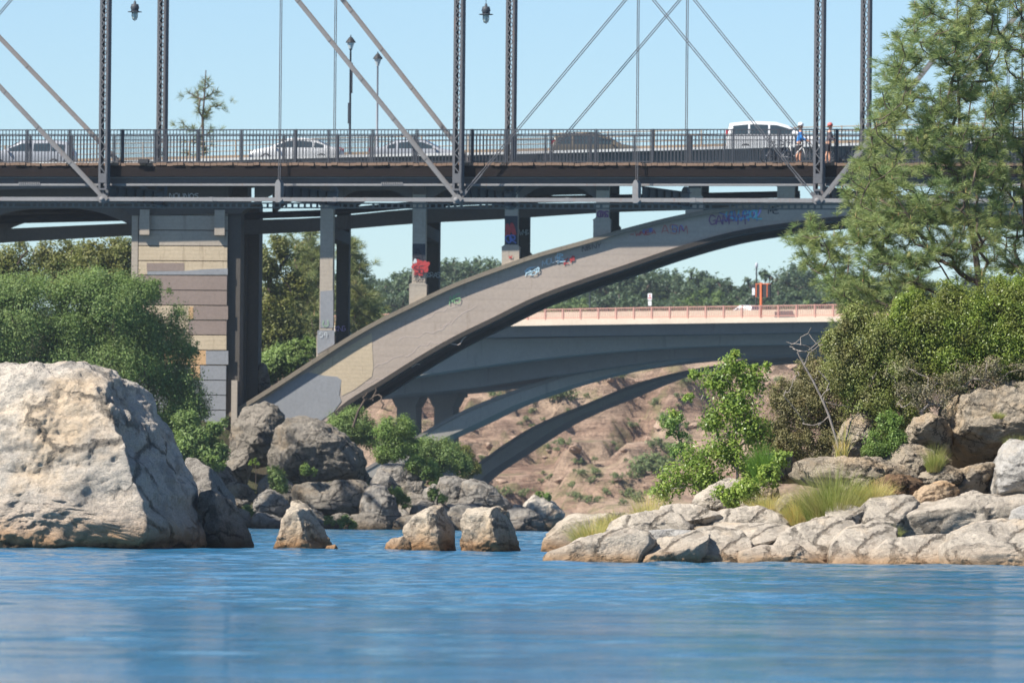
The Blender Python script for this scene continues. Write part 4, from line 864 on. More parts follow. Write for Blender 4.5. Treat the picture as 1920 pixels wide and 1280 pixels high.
# ------------------------------------------------------------------ cars
def car(name, label, loc, rz, paint, kind, group, roofrack=False, cat='car'):
    """x forward, z up. stations: x, roof z, roof half width factor"""
    t = thing(name, label, cat, loc, rz, group)
    P_ = {'sedan': dict(L=4.7, W=.9, belt=.92, st=[(-2.35, .72, 0), (-2.3, .95, 0), (-1.75, 1.03, 0), (-1.05, 1.36, 1), (-.4, 1.44, 1), (.35, 1.42, 1), (1.25, .98, 0), (2.0, .84, 0), (2.32, .66, 0)], win=(-1.5, 1.0)),
          'wagon': dict(L=4.75, W=.9, belt=.95, st=[(-2.37, .8, 0), (-2.33, 1.02, 0), (-2.0, 1.42, 1), (-1.2, 1.5, 1), (.3, 1.48, 1), (1.2, 1.03, 0), (2.05, .88, 0), (2.36, .68, 0)], win=(-2.0, .95)),
          'suv': dict(L=4.8, W=.96, belt=1.1, st=[(-2.4, .8, 0), (-2.37, 1.1, 0), (-2.22, 1.68, 1), (-1.2, 1.79, 1), (.1, 1.75, 1), (.7, 1.58, 1), (1.4, 1.17, 0), (2.1, 1.05, 0), (2.38, .85, 0)], win=(-2.1, 1.0)),
          'pickup': dict(L=5.4, W=.96, belt=1.1, st=[(-2.7, 1.0, 0), (-2.65, 1.08, 0), (-.95, 1.1, 0), (-.8, 1.72, 1), (.35, 1.74, 1), (1.1, 1.15, 0), (2.45, 1.05, 0), (2.7, .8, 0)], win=(-.8, .95))}[kind]
    st, W, belt = P_['st'], P_['W'], P_['belt']; X = np.array([s[0] for s in st]); Zr = np.array([s[1] for s in st]); K = np.array([s[2] for s in st], float)
    xs = np.unique(np.r_[np.linspace(X[0], X[-1], 46), X]); V, F = [], []
    def sec(x):
        zt = np.interp(x, X, Zr); k = np.clip((zt - belt - .06) / .35, 0, 1); e = min(1, (x - X[0]) / .25 + .8, (X[-1] - x) / .35 + .72); w = W * e; bl = min(belt, zt - .03); wr = w * (1 - .24 * k) - .05 * (1 - k)
        return [(0, zt + .03 * (1 if k else .5)), (wr * .6, zt + .015), (wr * .93, zt - .035), (wr, zt - .09 * k - .03), (w, bl), (w * 1.01, bl - .22), (w, .5), (w * .96, .3), (w * .8, .22), (0, .2)]
    for x in xs:
        s = sec(x); ring = s + [(-a, b) for a, b in s[-2:0:-1]]; V += [(x, a, b) for a, b in ring]
    m = len(V) // len(xs)
    for i in range(len(xs) - 1):
        for k in range(m): F.append((i * m + k, i * m + (k + 1) % m, (i + 1) * m + (k + 1) % m, (i + 1) * m + k))
    mb = MB().add(V, F); mb.f += [tuple(range(m)), tuple(range(len(V) - m, len(V)))]; mb.build('body', paint, t, True)
    def side(x, f, s):
        q = sec(x); (a, b), (c, d) = q[4], q[3]; return (x, s * (a + (c - a) * f + .012), b + (d - b) * f + .004)
    w0, w1 = P_['win']; cuts = {'suv': [w0, -1.25, -.25, w1], 'wagon': [w0, -1.25, -.3, w1], 'sedan': [w0, -.95, .0, w1], 'pickup': [w0 + .05, 0, w1]}[kind]
    for s in (-1, 1):
        for a, b in zip(cuts[:-1], cuts[1:]):
            g = MB(); q = np.linspace(a + .05, b - .05, 8)
            pts = [(x, max(0, min(.93, 1))) for x in q]
            ok = [x for x in q if sec(x)[3][1] - sec(x)[4][1] > .07]
            if len(ok) < 2: continue
            top = [side(x, .92, s) for x in ok]; bt = [side(x, .06, s) for x in ok]; n = len(ok)
            g.add(top + bt, [(i, i + 1, n + i + 1, n + i) for i in range(n - 1)]); g.build('side_window', M['glass'], t)
        MB().tube([(.95, s * (W + .02), belt + .03), (.95, s * (W + .16), belt + .09)], [.03, .09], 8).build('mirror', paint, t)
        MB().box(X[-1] - .28, X[-1] - .05, s * W * .5 if s > 0 else -W * .88, s * W * .88 if s > 0 else -W * .5, .62, .74).build('headlight', M['headlamp'], t)
        hz = (.85, 1.35) if kind == 'suv' else (.78, .96); xr = X[0] - .015 if kind != 'suv' else X[0] - .01
        MB().box(xr, xr + .22, *sorted((s * W * .72, s * (W * .9))), *hz).build('taillight', M['taillamp'], t)
        for x in (-1.38 * P_['L'] / 4.7, 1.42 * P_['L'] / 4.7):
            wh = MB().lathe([(.2, -.1), (.31, -.11), (.335, -.06), (.335, .06), (.31, .11), (.2, .1)], (x, s * (W - .1), .335), 20, 'y').build('wheel', M['blacks'], t, True)
            MB().lathe([(.21, -.115), (.2, .115)], (x, s * (W - .1), .335), 14, 'y').build('rim', M['rim'], wh)
    for nm, (xa, xb) in (('rear_window', (X[1 + (kind == 'sedan')], X[2 + (kind == 'sedan')]) if kind != 'pickup' else (-.95, -.8)), ('windscreen', (X[-4] if kind in ('suv', 'sedan', 'wagon') else .35, X[-3] if kind in ('suv', 'sedan', 'wagon') else 1.1))):
        g = MB(); vs = []; 
        for f in (.1, .9):
            x = xa + (xb - xa) * f; q = sec(x); dx = .02 if nm == 'windscreen' else -.02
            vs += [(x + dx, -q[2][0] * .95, q[2][1] + .03), (x + dx, 0, q[0][1] + .02), (x + dx, q[2][0] * .95, q[2][1] + .03)]
        g.add(vs, [(0, 1, 4, 3), (1, 2, 5, 4)]); g.build(nm, M['glass'], t)
    if roofrack:
        m_ = MB()
        for s in (-1, 1): m_.tube([(-1.7, s * .6, 1.78), (-1.6, s * .6, 1.88), (.2, s * .6, 1.86), (.3, s * .6, 1.76)], .025, 6)
        for x in (-1.2, -.4): m_.tube([(x, -.6, 1.89), (x, .6, 1.89)], .02, 6)
        m_.build('roof_rack', M['blacks'], t)
    return t
for k, c, r in (('white', (.62, .62, .61), .25), ('silver', (.30, .31, .33), .3), ('gold', (.10, .085, .06), .3), ('headlamp', (.7, .7, .7), .1), ('taillamp', (.5, .02, .03), .2), ('rim', (.4, .4, .42), .3)): M[k if k in ('headlamp', 'taillamp', 'rim') else 'car_' + k] = m_plain('car_' + k, c, r, .03, 1, .6, 0, 0)
def on_arch(Z, px, v, py=270):
    u = A.u(px, v, py); return A.w(u, v, Z(u) - .28)
def cars(Z):
    g = 'cars driving over the arch bridge'
    car('parked_car'.replace('parked', 'passing'), 'silver estate car with dark windows behind the railing at the left edge of the picture', on_arch(Z, 54, 2.2), math.pi - A.th, M['car_silver'], 'wagon', g).scale = (1, 1, 1.1)
    car('passing_car', 'white saloon car behind the railing between the first and middle truss columns', on_arch(Z, 555, 2.2), math.pi - A.th, M['car_white'], 'sedan', g)
    car('passing_car', 'silver saloon car with red tail lamp under the sloping truss bar', on_arch(Z, 782, 5.6), -A.th, M['car_silver'], 'sedan', g)
    car('passing_car', 'dark gold four-wheel-drive car with a roof rack', on_arch(Z, 1118, 5.4), -A.th, M['car_gold'], 'suv', g, True).scale = (.93, .95, .84)
    car('passing_car', 'tall white family van nearest the two cyclists, its roof above the railing', on_arch(Z, 1452, 3.6) + Vector((0, 0, .0)), -A.th, M['car_white'], 'suv', g)

# ------------------------------------------------------------------ people and bicycles
def skin(name, J, E, mat, parent, sub=2):
    me = bpy.data.meshes.new(name); me.from_pydata([j[:3] for j in J], E, []); o = link(name, me, mat, parent)
    sk = o.modifiers.new('skin', 'SKIN'); sk.use_smooth_shade = True
    for v, j in zip(me.skin_vertices[0].data, J):
        v.radius = (j[3], j[4] if len(j) > 4 else j[3]); v.use_root = False
    me.skin_vertices[0].data[0].use_root = True
    s = o.modifiers.new('subdivision', 'SUBSURF'); s.levels = s.render_levels = sub; return o
def person(label, loc, rz, top, shorts, helmet_m, jacket=True, lean=.05):
    """x forward; a standing cyclist with hands held forward to the handlebar"""
    t = thing('person', label, 'person', loc, rz, 'cyclists stopped on the footbridge')
    hip = .92; l = lean
    J = [(0, 0, hip, .14, .12), (l * .4, 0, 1.1, .125, .10), (l, 0, 1.3, .15, .11), (l, 0, 1.42, .10, .08), (l + .01, 0, 1.5, .05), (l + .03, 0, 1.58, .075, .08), (l + .03, 0, 1.66, .09, .08), (l + .02, 0, 1.73, .07)]
    E = [(i, i + 1) for i in range(7)]; J += [(l + .125, 0, 1.605, .014)]; E += [(6, 8)]
    for s in (-1, 1):
        n = len(J); J += [(l, s * .17, 1.4, .06), (l + .08, s * .23, 1.15, .043), (l + .3, s * .2, 1.04, .032), (l + .38, s * .19, 1.03, .026, .036)]; E += [(3, n), (n, n + 1), (n + 1, n + 2), (n + 2, n + 3)]
        for k in range(4):
            q = len(J); y = s * (.16 + .02 * k); ln = (.05, .058, .054, .042)[k]; J += [(l + .38 + ln * .7, y, 1.025, .009), (l + .38 + ln, y, .995, .008), (l + .365 + ln, y, .972, .007)]; E += [(n + 3, q), (q, q + 1), (q + 1, q + 2)]
        q = len(J); J += [(l + .36, s * .145, 1.01, .01), (l + .385, s * .13, .985, .008)]; E += [(n + 2, q), (q, q + 1)]
        n = len(J); f = .06 * s; J += [(0, s * .1, hip - .05, .1, .095), (f * .6 + .02, s * .105, .5, .062), (f - .03, s * .105, .38, .062), (f - .01, s * .105, .1, .036), (f + .12, s * .11, .035, .035, .03)]; E += [(0, n), (n, n + 1), (n + 1, n + 2), (n + 2, n + 3), (n + 3, n + 4)]
    b = skin('body', J, E, M['skin'], t)
    JJ = [(0, 0, hip + .02, .17, .15), (l * .4, 0, 1.1, .16, .13), (l, 0, 1.3, .18, .135), (l, 0, 1.43, .11, .09)]; EE = [(0, 1), (1, 2), (2, 3)]
    for s in (-1, 1): n = len(JJ); JJ += [(l, s * .17, 1.4, .085), (l + .08, s * .235, 1.15, .062), (l + .29, s * .2, 1.045, .045)]; EE += [(3, n), (n, n + 1), (n + 1, n + 2)]
    skin('jacket' if jacket else 'shirt', JJ, EE, top, b)
    JJ = [(0, 0, hip + .0, .155, .135), (0, 0, hip + .06, .15, .13)]; EE = [(0, 1)]
    for s in (-1, 1): n = len(JJ); JJ += [(0, s * .1, hip - .1, .12, .11), (.02 + .03 * s, s * .105, .56, .09)]; EE += [(0, n), (n, n + 1)]
    skin('shorts', JJ, EE, shorts, b)
    for s in (-1, 1):
        f = .06 * s; MB().lathe([(.05, 0), (.055, .03), (.05, .08), (.045, .11)], (f, s * .108, .0), 10).tube([(f - .05, s * .108, .04), (f + .08, s * .11, .045), (f + .2, s * .112, .03)], [.045, .048, .03], 8).build('shoe', M['blacks'], b, True)
        MB().lathe([(.006, 0), (.011, .006), (.006, .012)], (l + .113, s * .032, 1.652), 8).build('eye', M['blacks'], b); MB().tube([(l + .02, s * .088, 1.63), (l + .02, s * .1, 1.66)], [.012, .02], 6).build('ear', M['skin'], b)
    MB().tube([(l + .113, -.02, 1.565), (l + .117, .02, 1.565)], .006, 5).build('mouth', M['taillamp'], b)
    hm = MB().lathe([(.115, 1.69), (.125, 1.72), (.115, 1.78), (.075, 1.83), (.02, 1.845)], (l + .02, 0, 0), 16).build('helmet', helmet_m, b, True)
    MB().lathe([(.1, 1.62), (.105, 1.7)], (l - .01, 0, 0), 12).build('hair', M['bark'], b, True)
    return t
def bicycle(label, loc, rz, frame, seed=0):
    t = thing('bicycle', label, 'bicycle', loc, rz, 'bicycles on the footbridge')
    for x in (-.5, .52):
        w = MB(); w.tube([(x + .335 * math.cos(a), 0, .345 + .335 * math.sin(a)) for a in np.linspace(0, 2 * math.pi, 29)], .017, 6, False); o = w.build('wheel', M['blacks'], t, True)
        s = MB(); s.tube([(x, -.05, .345), (x, .05, .345)], .025, 8)
        for k in range(14): a = k * math.pi / 7; s.tube([(x, .02 * (-1) ** k, .345), (x + .32 * math.cos(a), 0, .345 + .32 * math.sin(a))], .003, 3)
        s.build('spokes', M['rim'], o)
    f = MB(); sp, hd, bb = (-.18, 0, .86), (.36, 0, .86), (-.05, 0, .28)
    for a, b, r in ((bb, sp, .018), (bb, (.38, 0, .76), .022), ((-.16, 0, .8), (.36, 0, .84), .018), ((.34, 0, .95), (.40, 0, .7), .02), ((-.5, .05, .345), bb, .011), ((-.5, -.05, .345), bb, .011), ((-.5, .05, .345), (-.16, 0, .8), .01), ((-.5, -.05, .345), (-.16, 0, .8), .01), ((.52, .05, .345), (.4, 0, .7), .013), ((.52, -.05, .345), (.4, 0, .7), .013)): f.tube([a, b], r, 7)
    f.build('frame', frame, t, True)
    MB().tube([(.30, -.3, .99), (.36, -.24, 1.01), (.345, 0, .97), (.36, .24, 1.01), (.30, .3, .99)], .014, 6).build('handlebar', M['blacks'], t, True)
    MB().prism([(-.32, .93), (-.3, .96), (-.1, .95), (-.04, .935), (-.1, .92)], -.06, .06).tube([(-.18, 0, .84), (-.2, 0, .93)], .014, 6).build('saddle', M['blacks'], t)
    MB().lathe([(.09, -.01), (.09, .01)], (-.05, -.06, .28), 14, 'y').tube([(-.05, -.08, .28), (.05, -.08, .15), (.1, -.14, .15)], .011, 5).tube([(-.05, .08, .28), (-.15, .08, .41), (-.2, .14, .41)], .011, 5).build('crankset', M['steel_dark'], t)
    return t
def people(zpl):
    M['skin'] = m_plain('skin', (.55, .30, .20), .6, .05); M['jacket_blue'] = m_plain('blue_jacket', (.02, .18, .50), .8, .15); M['tee_dark'] = m_plain('dark_top', (.10, .085, .10), .85, .2); M['black_cloth'] = m_plain('black_cloth', (.02, .02, .025), .9, .2)
    M['helm_white'] = m_plain('white_helmet', (.75, .75, .74), .35, .03); M['helm_red'] = m_plain('red_and_white_helmet', (.5, .12, .10), .4, .3); M['bike_white'] = m_plain('white_bicycle_paint', (.7, .7, .68), .35, .03)
    def at(px, v): u = T.u(px, v, 300); return T.w(u, v, zpl(u))
    person('cyclist in bright blue jacket, black shorts and white helmet left of a truss column', at(1498, 2.1), -T.th + .25, M['jacket_blue'], M['black_cloth'], M['helm_white'])
    person('cyclist in dark top and red and white helmet right of a truss column', at(1553, 2.3), -T.th + .1, M['tee_dark'], M['black_cloth'], M['helm_red'], False)
    bicycle('dark bicycle leaning at the railing left of the cyclist in blue', at(1456, 1.2), -T.th + .9, M['steel_dark'])
    bicycle('white framed bicycle beside the cyclist in blue', at(1488, 1.5), -T.th + .3, M['bike_white'])
    bicycle('dark bicycle beside the cyclist with the red and white helmet', at(1578, 2.9), -T.th + .2, M['steel_dark'])

# ------------------------------------------------------------------ lamps and signs
def lamps(Z, zF):
    proto = None
    M['lantern'] = NT('lantern_glass').done((.45, .5, .5), .25, None, .6)
    for px, yt, v, lab in ((657, 66, -.9, 'taller lantern street lamp on a dark post with banner boxes, left of the pair'), (708, 97, VR + 1.9, 'shorter plain lantern street lamp, right of the pair')):
        u = A.u(px - .5, v, 200); zb = Z(u) - .3; zt = A.uz(px, yt, v)[1]; h = zt - zb
        t = thing('street_lamp', lab, 'street lamp', A.w(u, v, zb), -A.th, 'lantern lamps on the arch bridge')
        MB().lathe([(.14, 0), (.14, .3), (.08, .4), (.06, 1.2), (.045, h - .75), (.09, h - .72), (.05, h - .66)], n=10).build('post', M['rim'] if v > 0 else M['steel_dark'], t, True)
        MB().lathe([(.09, h - .68), (.19, h - .38)], n=8).build('lantern_glass', M['lantern'], t); MB().lathe([(.26, h - .38), (.22, h - .3), (.1, h - .14), (.03, h - .08), (.02, h)], n=8).build('lantern_cap', M['blacks'], t)
        if v < 0:
            z = lambda py: A.uz(657, py, v)[1] - zb
            MB().box(-.11, .0, -.06, .06, z(232), z(193)).build('banner_box', M['steel_dark'], t); MB().box(.04, .11, -.05, .05, z(175), z(118)).build('banner_box', M['steel_dark'], t)
    # far bridge furniture
    def fp(px, v): u = Fb.u(px, v, 570); return u, zF(u)
    M['signred'] = m_plain('orange_red_paint', (.55, .13, .04), .6); M['signdark'] = m_plain('dark_sign_face', (.10, .05, .05), .7, .2); M['signwhite'] = m_plain('white_sign_face', (.6, .6, .6), .6, .05); M['signgreen'] = m_plain('green_sign_face', (.05, .2, .1), .6)
    v = 1.5; u, z = fp(1427, v); s = 1 / 23.2; t = thing('lattice_sign', 'dark square sign box with orange posts above the salmon railing', 'sign', Fb.w(u, v, z), -Fb.th)
    zz = lambda py: Fb.uz(1427, py, v)[1] - z
    MB().box(-.085, .085, -.1, .1, -.1, zz(530)).build('post', M['signred'], t); MB().box(-.85, .75, .0, .3, zz(557), zz(533)).build('sign_face', M['blacks'], t)
    MB().box(-.47, -.40, -.05, -.01, zz(557), zz(531)).box(.52, .58, -.05, -.01, zz(557), zz(533)).box(-.5, .78, -.05, .3, zz(533), zz(531.5)).build('sign_frame', M['signred'], t); MB().box(-.8, -.56, -.03, -.005, zz(553), zz(540)).build('notice', M['signwhite'], t)
    v = 4.2; u, z = fp(1418, v); t = thing('street_lamp', 'distant globe street lamp behind the dark square sign box', 'street lamp', Fb.w(u, v, z), -Fb.th); h = Fb.uz(1418, 492, v)[1] - z
    MB().lathe([(.12, 0), (.07, .5), (.06, h - .5)], n=8).build('post', M['blacks'], t); MB().lathe([(.07, h - .5), (.13, h - .3), (.11, h - .1), (.05, h)], n=10).build('globe', M['rim'], t, True)
    v = 4.0; u, z = fp(1219, v); h = Fb.uz(1219, 550, v)[1] - z; t = thing('road_sign', 'small white road sign with red marks above the salmon railing', 'sign', Fb.w(u, v, z), -Fb.th)
    MB().tube([(0, 0, 0), (0, 0, h)], .04, 6).build('post', M['steel_dark'], t); MB().box(-.19, .19, -.06, -.04, h - .55, h).build('sign_face', M['signwhite'], t)
    MB().box(-.15, .15, -.075, -.062, h - .42, h - .34).box(-.05, .05, -.075, -.062, h - .28, h - .1).build('sign_mark', M['g_red'], t); MB().box(-.15, .15, -.06, -.04, h - 1.0, h - .62).build('sign_plate', M['signwhite'], t)
    u, z = fp(1106, 4); h = Fb.uz(1106, 533, 4)[1] - z; t = thing('lamp_post', 'thin dark pole standing on the far bridge in front of the wooded hill', 'pole', Fb.w(u, 4, z), -Fb.th)
    MB().tube([(0, 0, 0), (0, 0, h)], [.06, .04], 6).build('pole', M['steel_dark'], t); MB().box(-.06, .12, -.05, .05, h - .02, h + .06).build('pole_head', M['steel_dark'], t)
    u, z = fp(1392, 4.8); car('passing_car', 'white pickup half hidden by the salmon railing of the far bridge', Fb.w(u, 5.5, z - .55), math.pi - Fb.th, M['car_white'], 'pickup', None)
# ------------------------------------------------------------------ rocks of the river
def rocks():
    m = M
    # left foreground
    rock('huge pale granite boulder at lower left, sunlit in front and shadowed on the right', [(-270, 1032), (-300, 800), (-240, 705), (-100, 692), (0, 687), (50, 681), (85, 684), (118, 676), (152, 673), (180, 679), (206, 682), (222, 696), (248, 710), (268, 728), (290, 750), (303, 775), (313, 815), (330, 850), (348, 885), (362, 920), (372, 950), (392, 990), (420, 1034)], 147.2, m['boulder'], 1.0, 7, .045, 2, 1,
         [(.97, -.2, .26, .74), (-.12, -.85, .42, .62), (-.3, -.5, .85, .85)], 1032, 3.0, freq=1.7, cc=(60, 900), tilt=.28)
    rock('tall grey slab leaning behind the right foot of the huge pale boulder', [(340, 1033), (336, 900), (345, 857), (368, 860), (392, 873), (412, 890), (425, 915), (440, 940), (448, 980), (455, 1033)], 152.5, m['greyrock'], .9, 6, .06, 5, 2, [(.95, -.35, .3, .35)], 1032)
    rock('dark weathered boulder at the water right of the huge pale boulder', [(362, 1033), (366, 950), (375, 925), (395, 918), (418, 932), (440, 945), (455, 968), (466, 995), (476, 1020), (481, 1033)], 149.2, m['dark'], 1.0, 6, .06, 5, 3, [(.9, -.5, .3, .3)], 1032)
    rock('pointed pale rock with an orange streak standing alone in the water', [(508, 1033), (514, 1015), (522, 995), (530, 968), (546, 938), (562, 938), (578, 946), (592, 962), (604, 985), (614, 1005), (622, 1020), (624, 1033)], 148.4, m['river'], .9, 6, .07, 6, 4, [(.8, -.5, .4, .5)], 1032)
    rock('low wet rock at the right foot of the pointed pale rock', [(600, 1034), (612, 1022), (630, 1020), (642, 1027), (646, 1034)], 148.1, m['river'], 1, 5, .06, 3, 5, (), 1032)
    rock('low rounded rock at the left foot of the slanting pale rock in mid river', [(716, 1032), (724, 1018), (738, 1007), (756, 1005), (770, 1015), (776, 1032)], 147.8, m['river'], 1, 5, .05, 3, 6, (), 1031)
    rock('slanting pale rock split by a diagonal crack in mid river', [(752, 1032), (755, 1000), (757, 988), (772, 972), (790, 958), (806, 949), (828, 947), (838, 955), (846, 975), (854, 1005), (858, 1032)], 148.5, m['river'], .9, 6, .06, 6, 7, [(.95, -.3, .2, .55)], 1031)
    rock('blocky rock with a dark brown hollow beside the slanting rock in mid river', [(863, 1032), (863, 990), (866, 960), (875, 950), (905, 948), (938, 951), (952, 962), (962, 985), (974, 1010), (984, 1032)], 148.1, m['river'], .95, 6, .08, 6, 8, [(.85, -.5, .3, .55)], 1031)
    rock('large rounded rock with dry grass growing on its right side', [(1008, 1033), (1016, 1010), (1028, 990), (1042, 975), (1075, 963), (1120, 958), (1165, 958), (1200, 965), (1230, 990), (1240, 1033)], 147.0, m['river'], .9, 6, .05, 4, 9, (), 1032)
    # far shore under the arch foot
    fs = [('dark humped rock just under the arch foot', [(432, 850), (436, 800), (455, 772), (475, 760), (500, 757), (516, 765), (528, 785), (532, 830), (520, 870), (440, 880)], 336, 'dark'),
          ('largest lichen covered dark boulder under the arch foot', [(505, 905), (508, 850), (520, 805), (535, 788), (560, 784), (590, 788), (615, 800), (640, 818), (662, 838), (676, 858), (682, 905)], 331, 'dark'),
          ('broad dark ledge below the largest dark boulder', [(550, 968), (553, 915), (580, 905), (630, 902), (668, 903), (690, 912), (694, 940), (680, 968)], 326, 'dark'),
          ('ribbed grey rock sloping to the water right of the dark ledge', [(672, 990), (676, 940), (688, 915), (706, 908), (722, 918), (738, 940), (750, 965), (752, 993)], 323.5, 'greyrock'),
          ('grey triangular rock left of the broad dark ledge', [(470, 968), (480, 935), (492, 922), (508, 919), (524, 926), (542, 948), (548, 970)], 324, 'greyrock'),
          ('pale grey rock at the waterline below the grey triangular rock', [(462, 994), (468, 972), (482, 960), (510, 966), (532, 974), (538, 994)], 322, 'greyrock'),
          ('brownish rock between the huge pale boulder and the grey triangular rock', [(418, 950), (424, 912), (440, 903), (462, 908), (480, 928), (484, 950)], 328, 'dark'),
          ('pale weathered rock among bushes right of the largest dark boulder', [(708, 915), (712, 882), (722, 870), (748, 868), (778, 875), (794, 885), (796, 905), (775, 922), (735, 925)], 330, 'greyrock'),
          ('tall grey rock right of the pale weathered rock', [(818, 955), (824, 905), (834, 892), (852, 893), (872, 902), (895, 915), (905, 935), (900, 960)], 325, 'greyrock'),
          ('pale angular rock below the far bridge arch foot', [(862, 955), (868, 905), (882, 898), (905, 903), (928, 920), (948, 938), (962, 955)], 324, 'greyrock'),
          ('pale rock at the right end of the far shore rocks', [(984, 992), (984, 950), (998, 932), (1018, 933), (1040, 945), (1055, 962), (1058, 990)], 323, 'boulder'),
          ('low dark rock below the pale rock at the right end of the far shore', [(944, 996), (952, 958), (968, 946), (990, 955), (1018, 972), (1028, 996)], 322, 'greyrock'),
          ('small rounded grey rock near the water behind the mid river rocks', [(768, 972), (774, 948), (792, 938), (815, 944), (820, 962), (812, 975)], 325, 'greyrock'),
          ('dark flat rock at the waterline right of the mossy bank', [(652, 994), (658, 970), (675, 962), (702, 964), (728, 978), (738, 994)], 321.5, 'dark'),
          ('mossy rock at the waterline behind the pointed pale rock', [(600, 994), (606, 976), (625, 966), (648, 964), (668, 975), (672, 994)], 321.8, 'dark'),
          ('pale rock sunk in the bank above the small rounded grey rock', [(790, 945), (795, 920), (812, 908), (832, 912), (838, 940), (826, 952)], 327, 'greyrock'),
          ('dark shaded rock at the foot of the pier', [(418, 905), (424, 860), (440, 845), (462, 850), (470, 880), (460, 910)], 333, 'dark'),
          ('dark sloping rock filling the bank left of the humped rock', [(378, 960), (384, 905), (400, 880), (425, 878), (440, 905), (444, 950)], 329, 'dark'),
          ('pointed grey rock high on the bank right of the pier', [(478, 745), (482, 700), (488, 682), (497, 684), (504, 705), (508, 745)], 352, 'greyrock'),
          ('dark rock in the bank behind the grey rocks near the centre', [(745, 985), (750, 940), (770, 925), (795, 935), (812, 965), (816, 990)], 327, 'dark'),
          ('dark rock at the waterline between the boulder and the grey triangular rock', [(425, 996), (430, 968), (445, 955), (465, 960), (478, 996)], 321.5, 'dark'),
          ('brown rock behind the grey triangular rock', [(478, 945), (485, 905), (505, 890), (530, 895), (552, 915), (556, 950)], 328, 'dark'),
          ('dark rock at the waterline left of the mossy rock', [(530, 995), (536, 962), (555, 952), (590, 956), (612, 975), (614, 995)], 323, 'dark'),
          ('tilted grey rock above the mossy bank right of the dark ledge', [(690, 960), (696, 905), (712, 880), (735, 895), (748, 925), (752, 960)], 328.5, 'greyrock'),
          ('dark rock wedged under the pale weathered rock', [(740, 950), (742, 912), (760, 902), (790, 905), (808, 925), (812, 955)], 329, 'dark'),
          ('low dark rock at the waterline behind the slanting river rock', [(735, 995), (745, 972), (775, 965), (830, 968), (870, 975), (880, 995)], 322.2, 'dark'),
          ('wide dark rock low on the bank behind the blocky river rock', [(815, 990), (822, 955), (860, 945), (920, 945), (950, 965), (960, 992)], 323.5, 'greyrock')]
    for i, (l, p, d, mt) in enumerate(fs): rock(l, p, d, m[mt], 1.0, 6, .065, 15, 20 + i, [(.85, -.45, .35, .6)] if i % 2 else (), 990, freq=1.4, grow=1.1, cut=(.55, .84))
    # near shore on the right
    D = 121
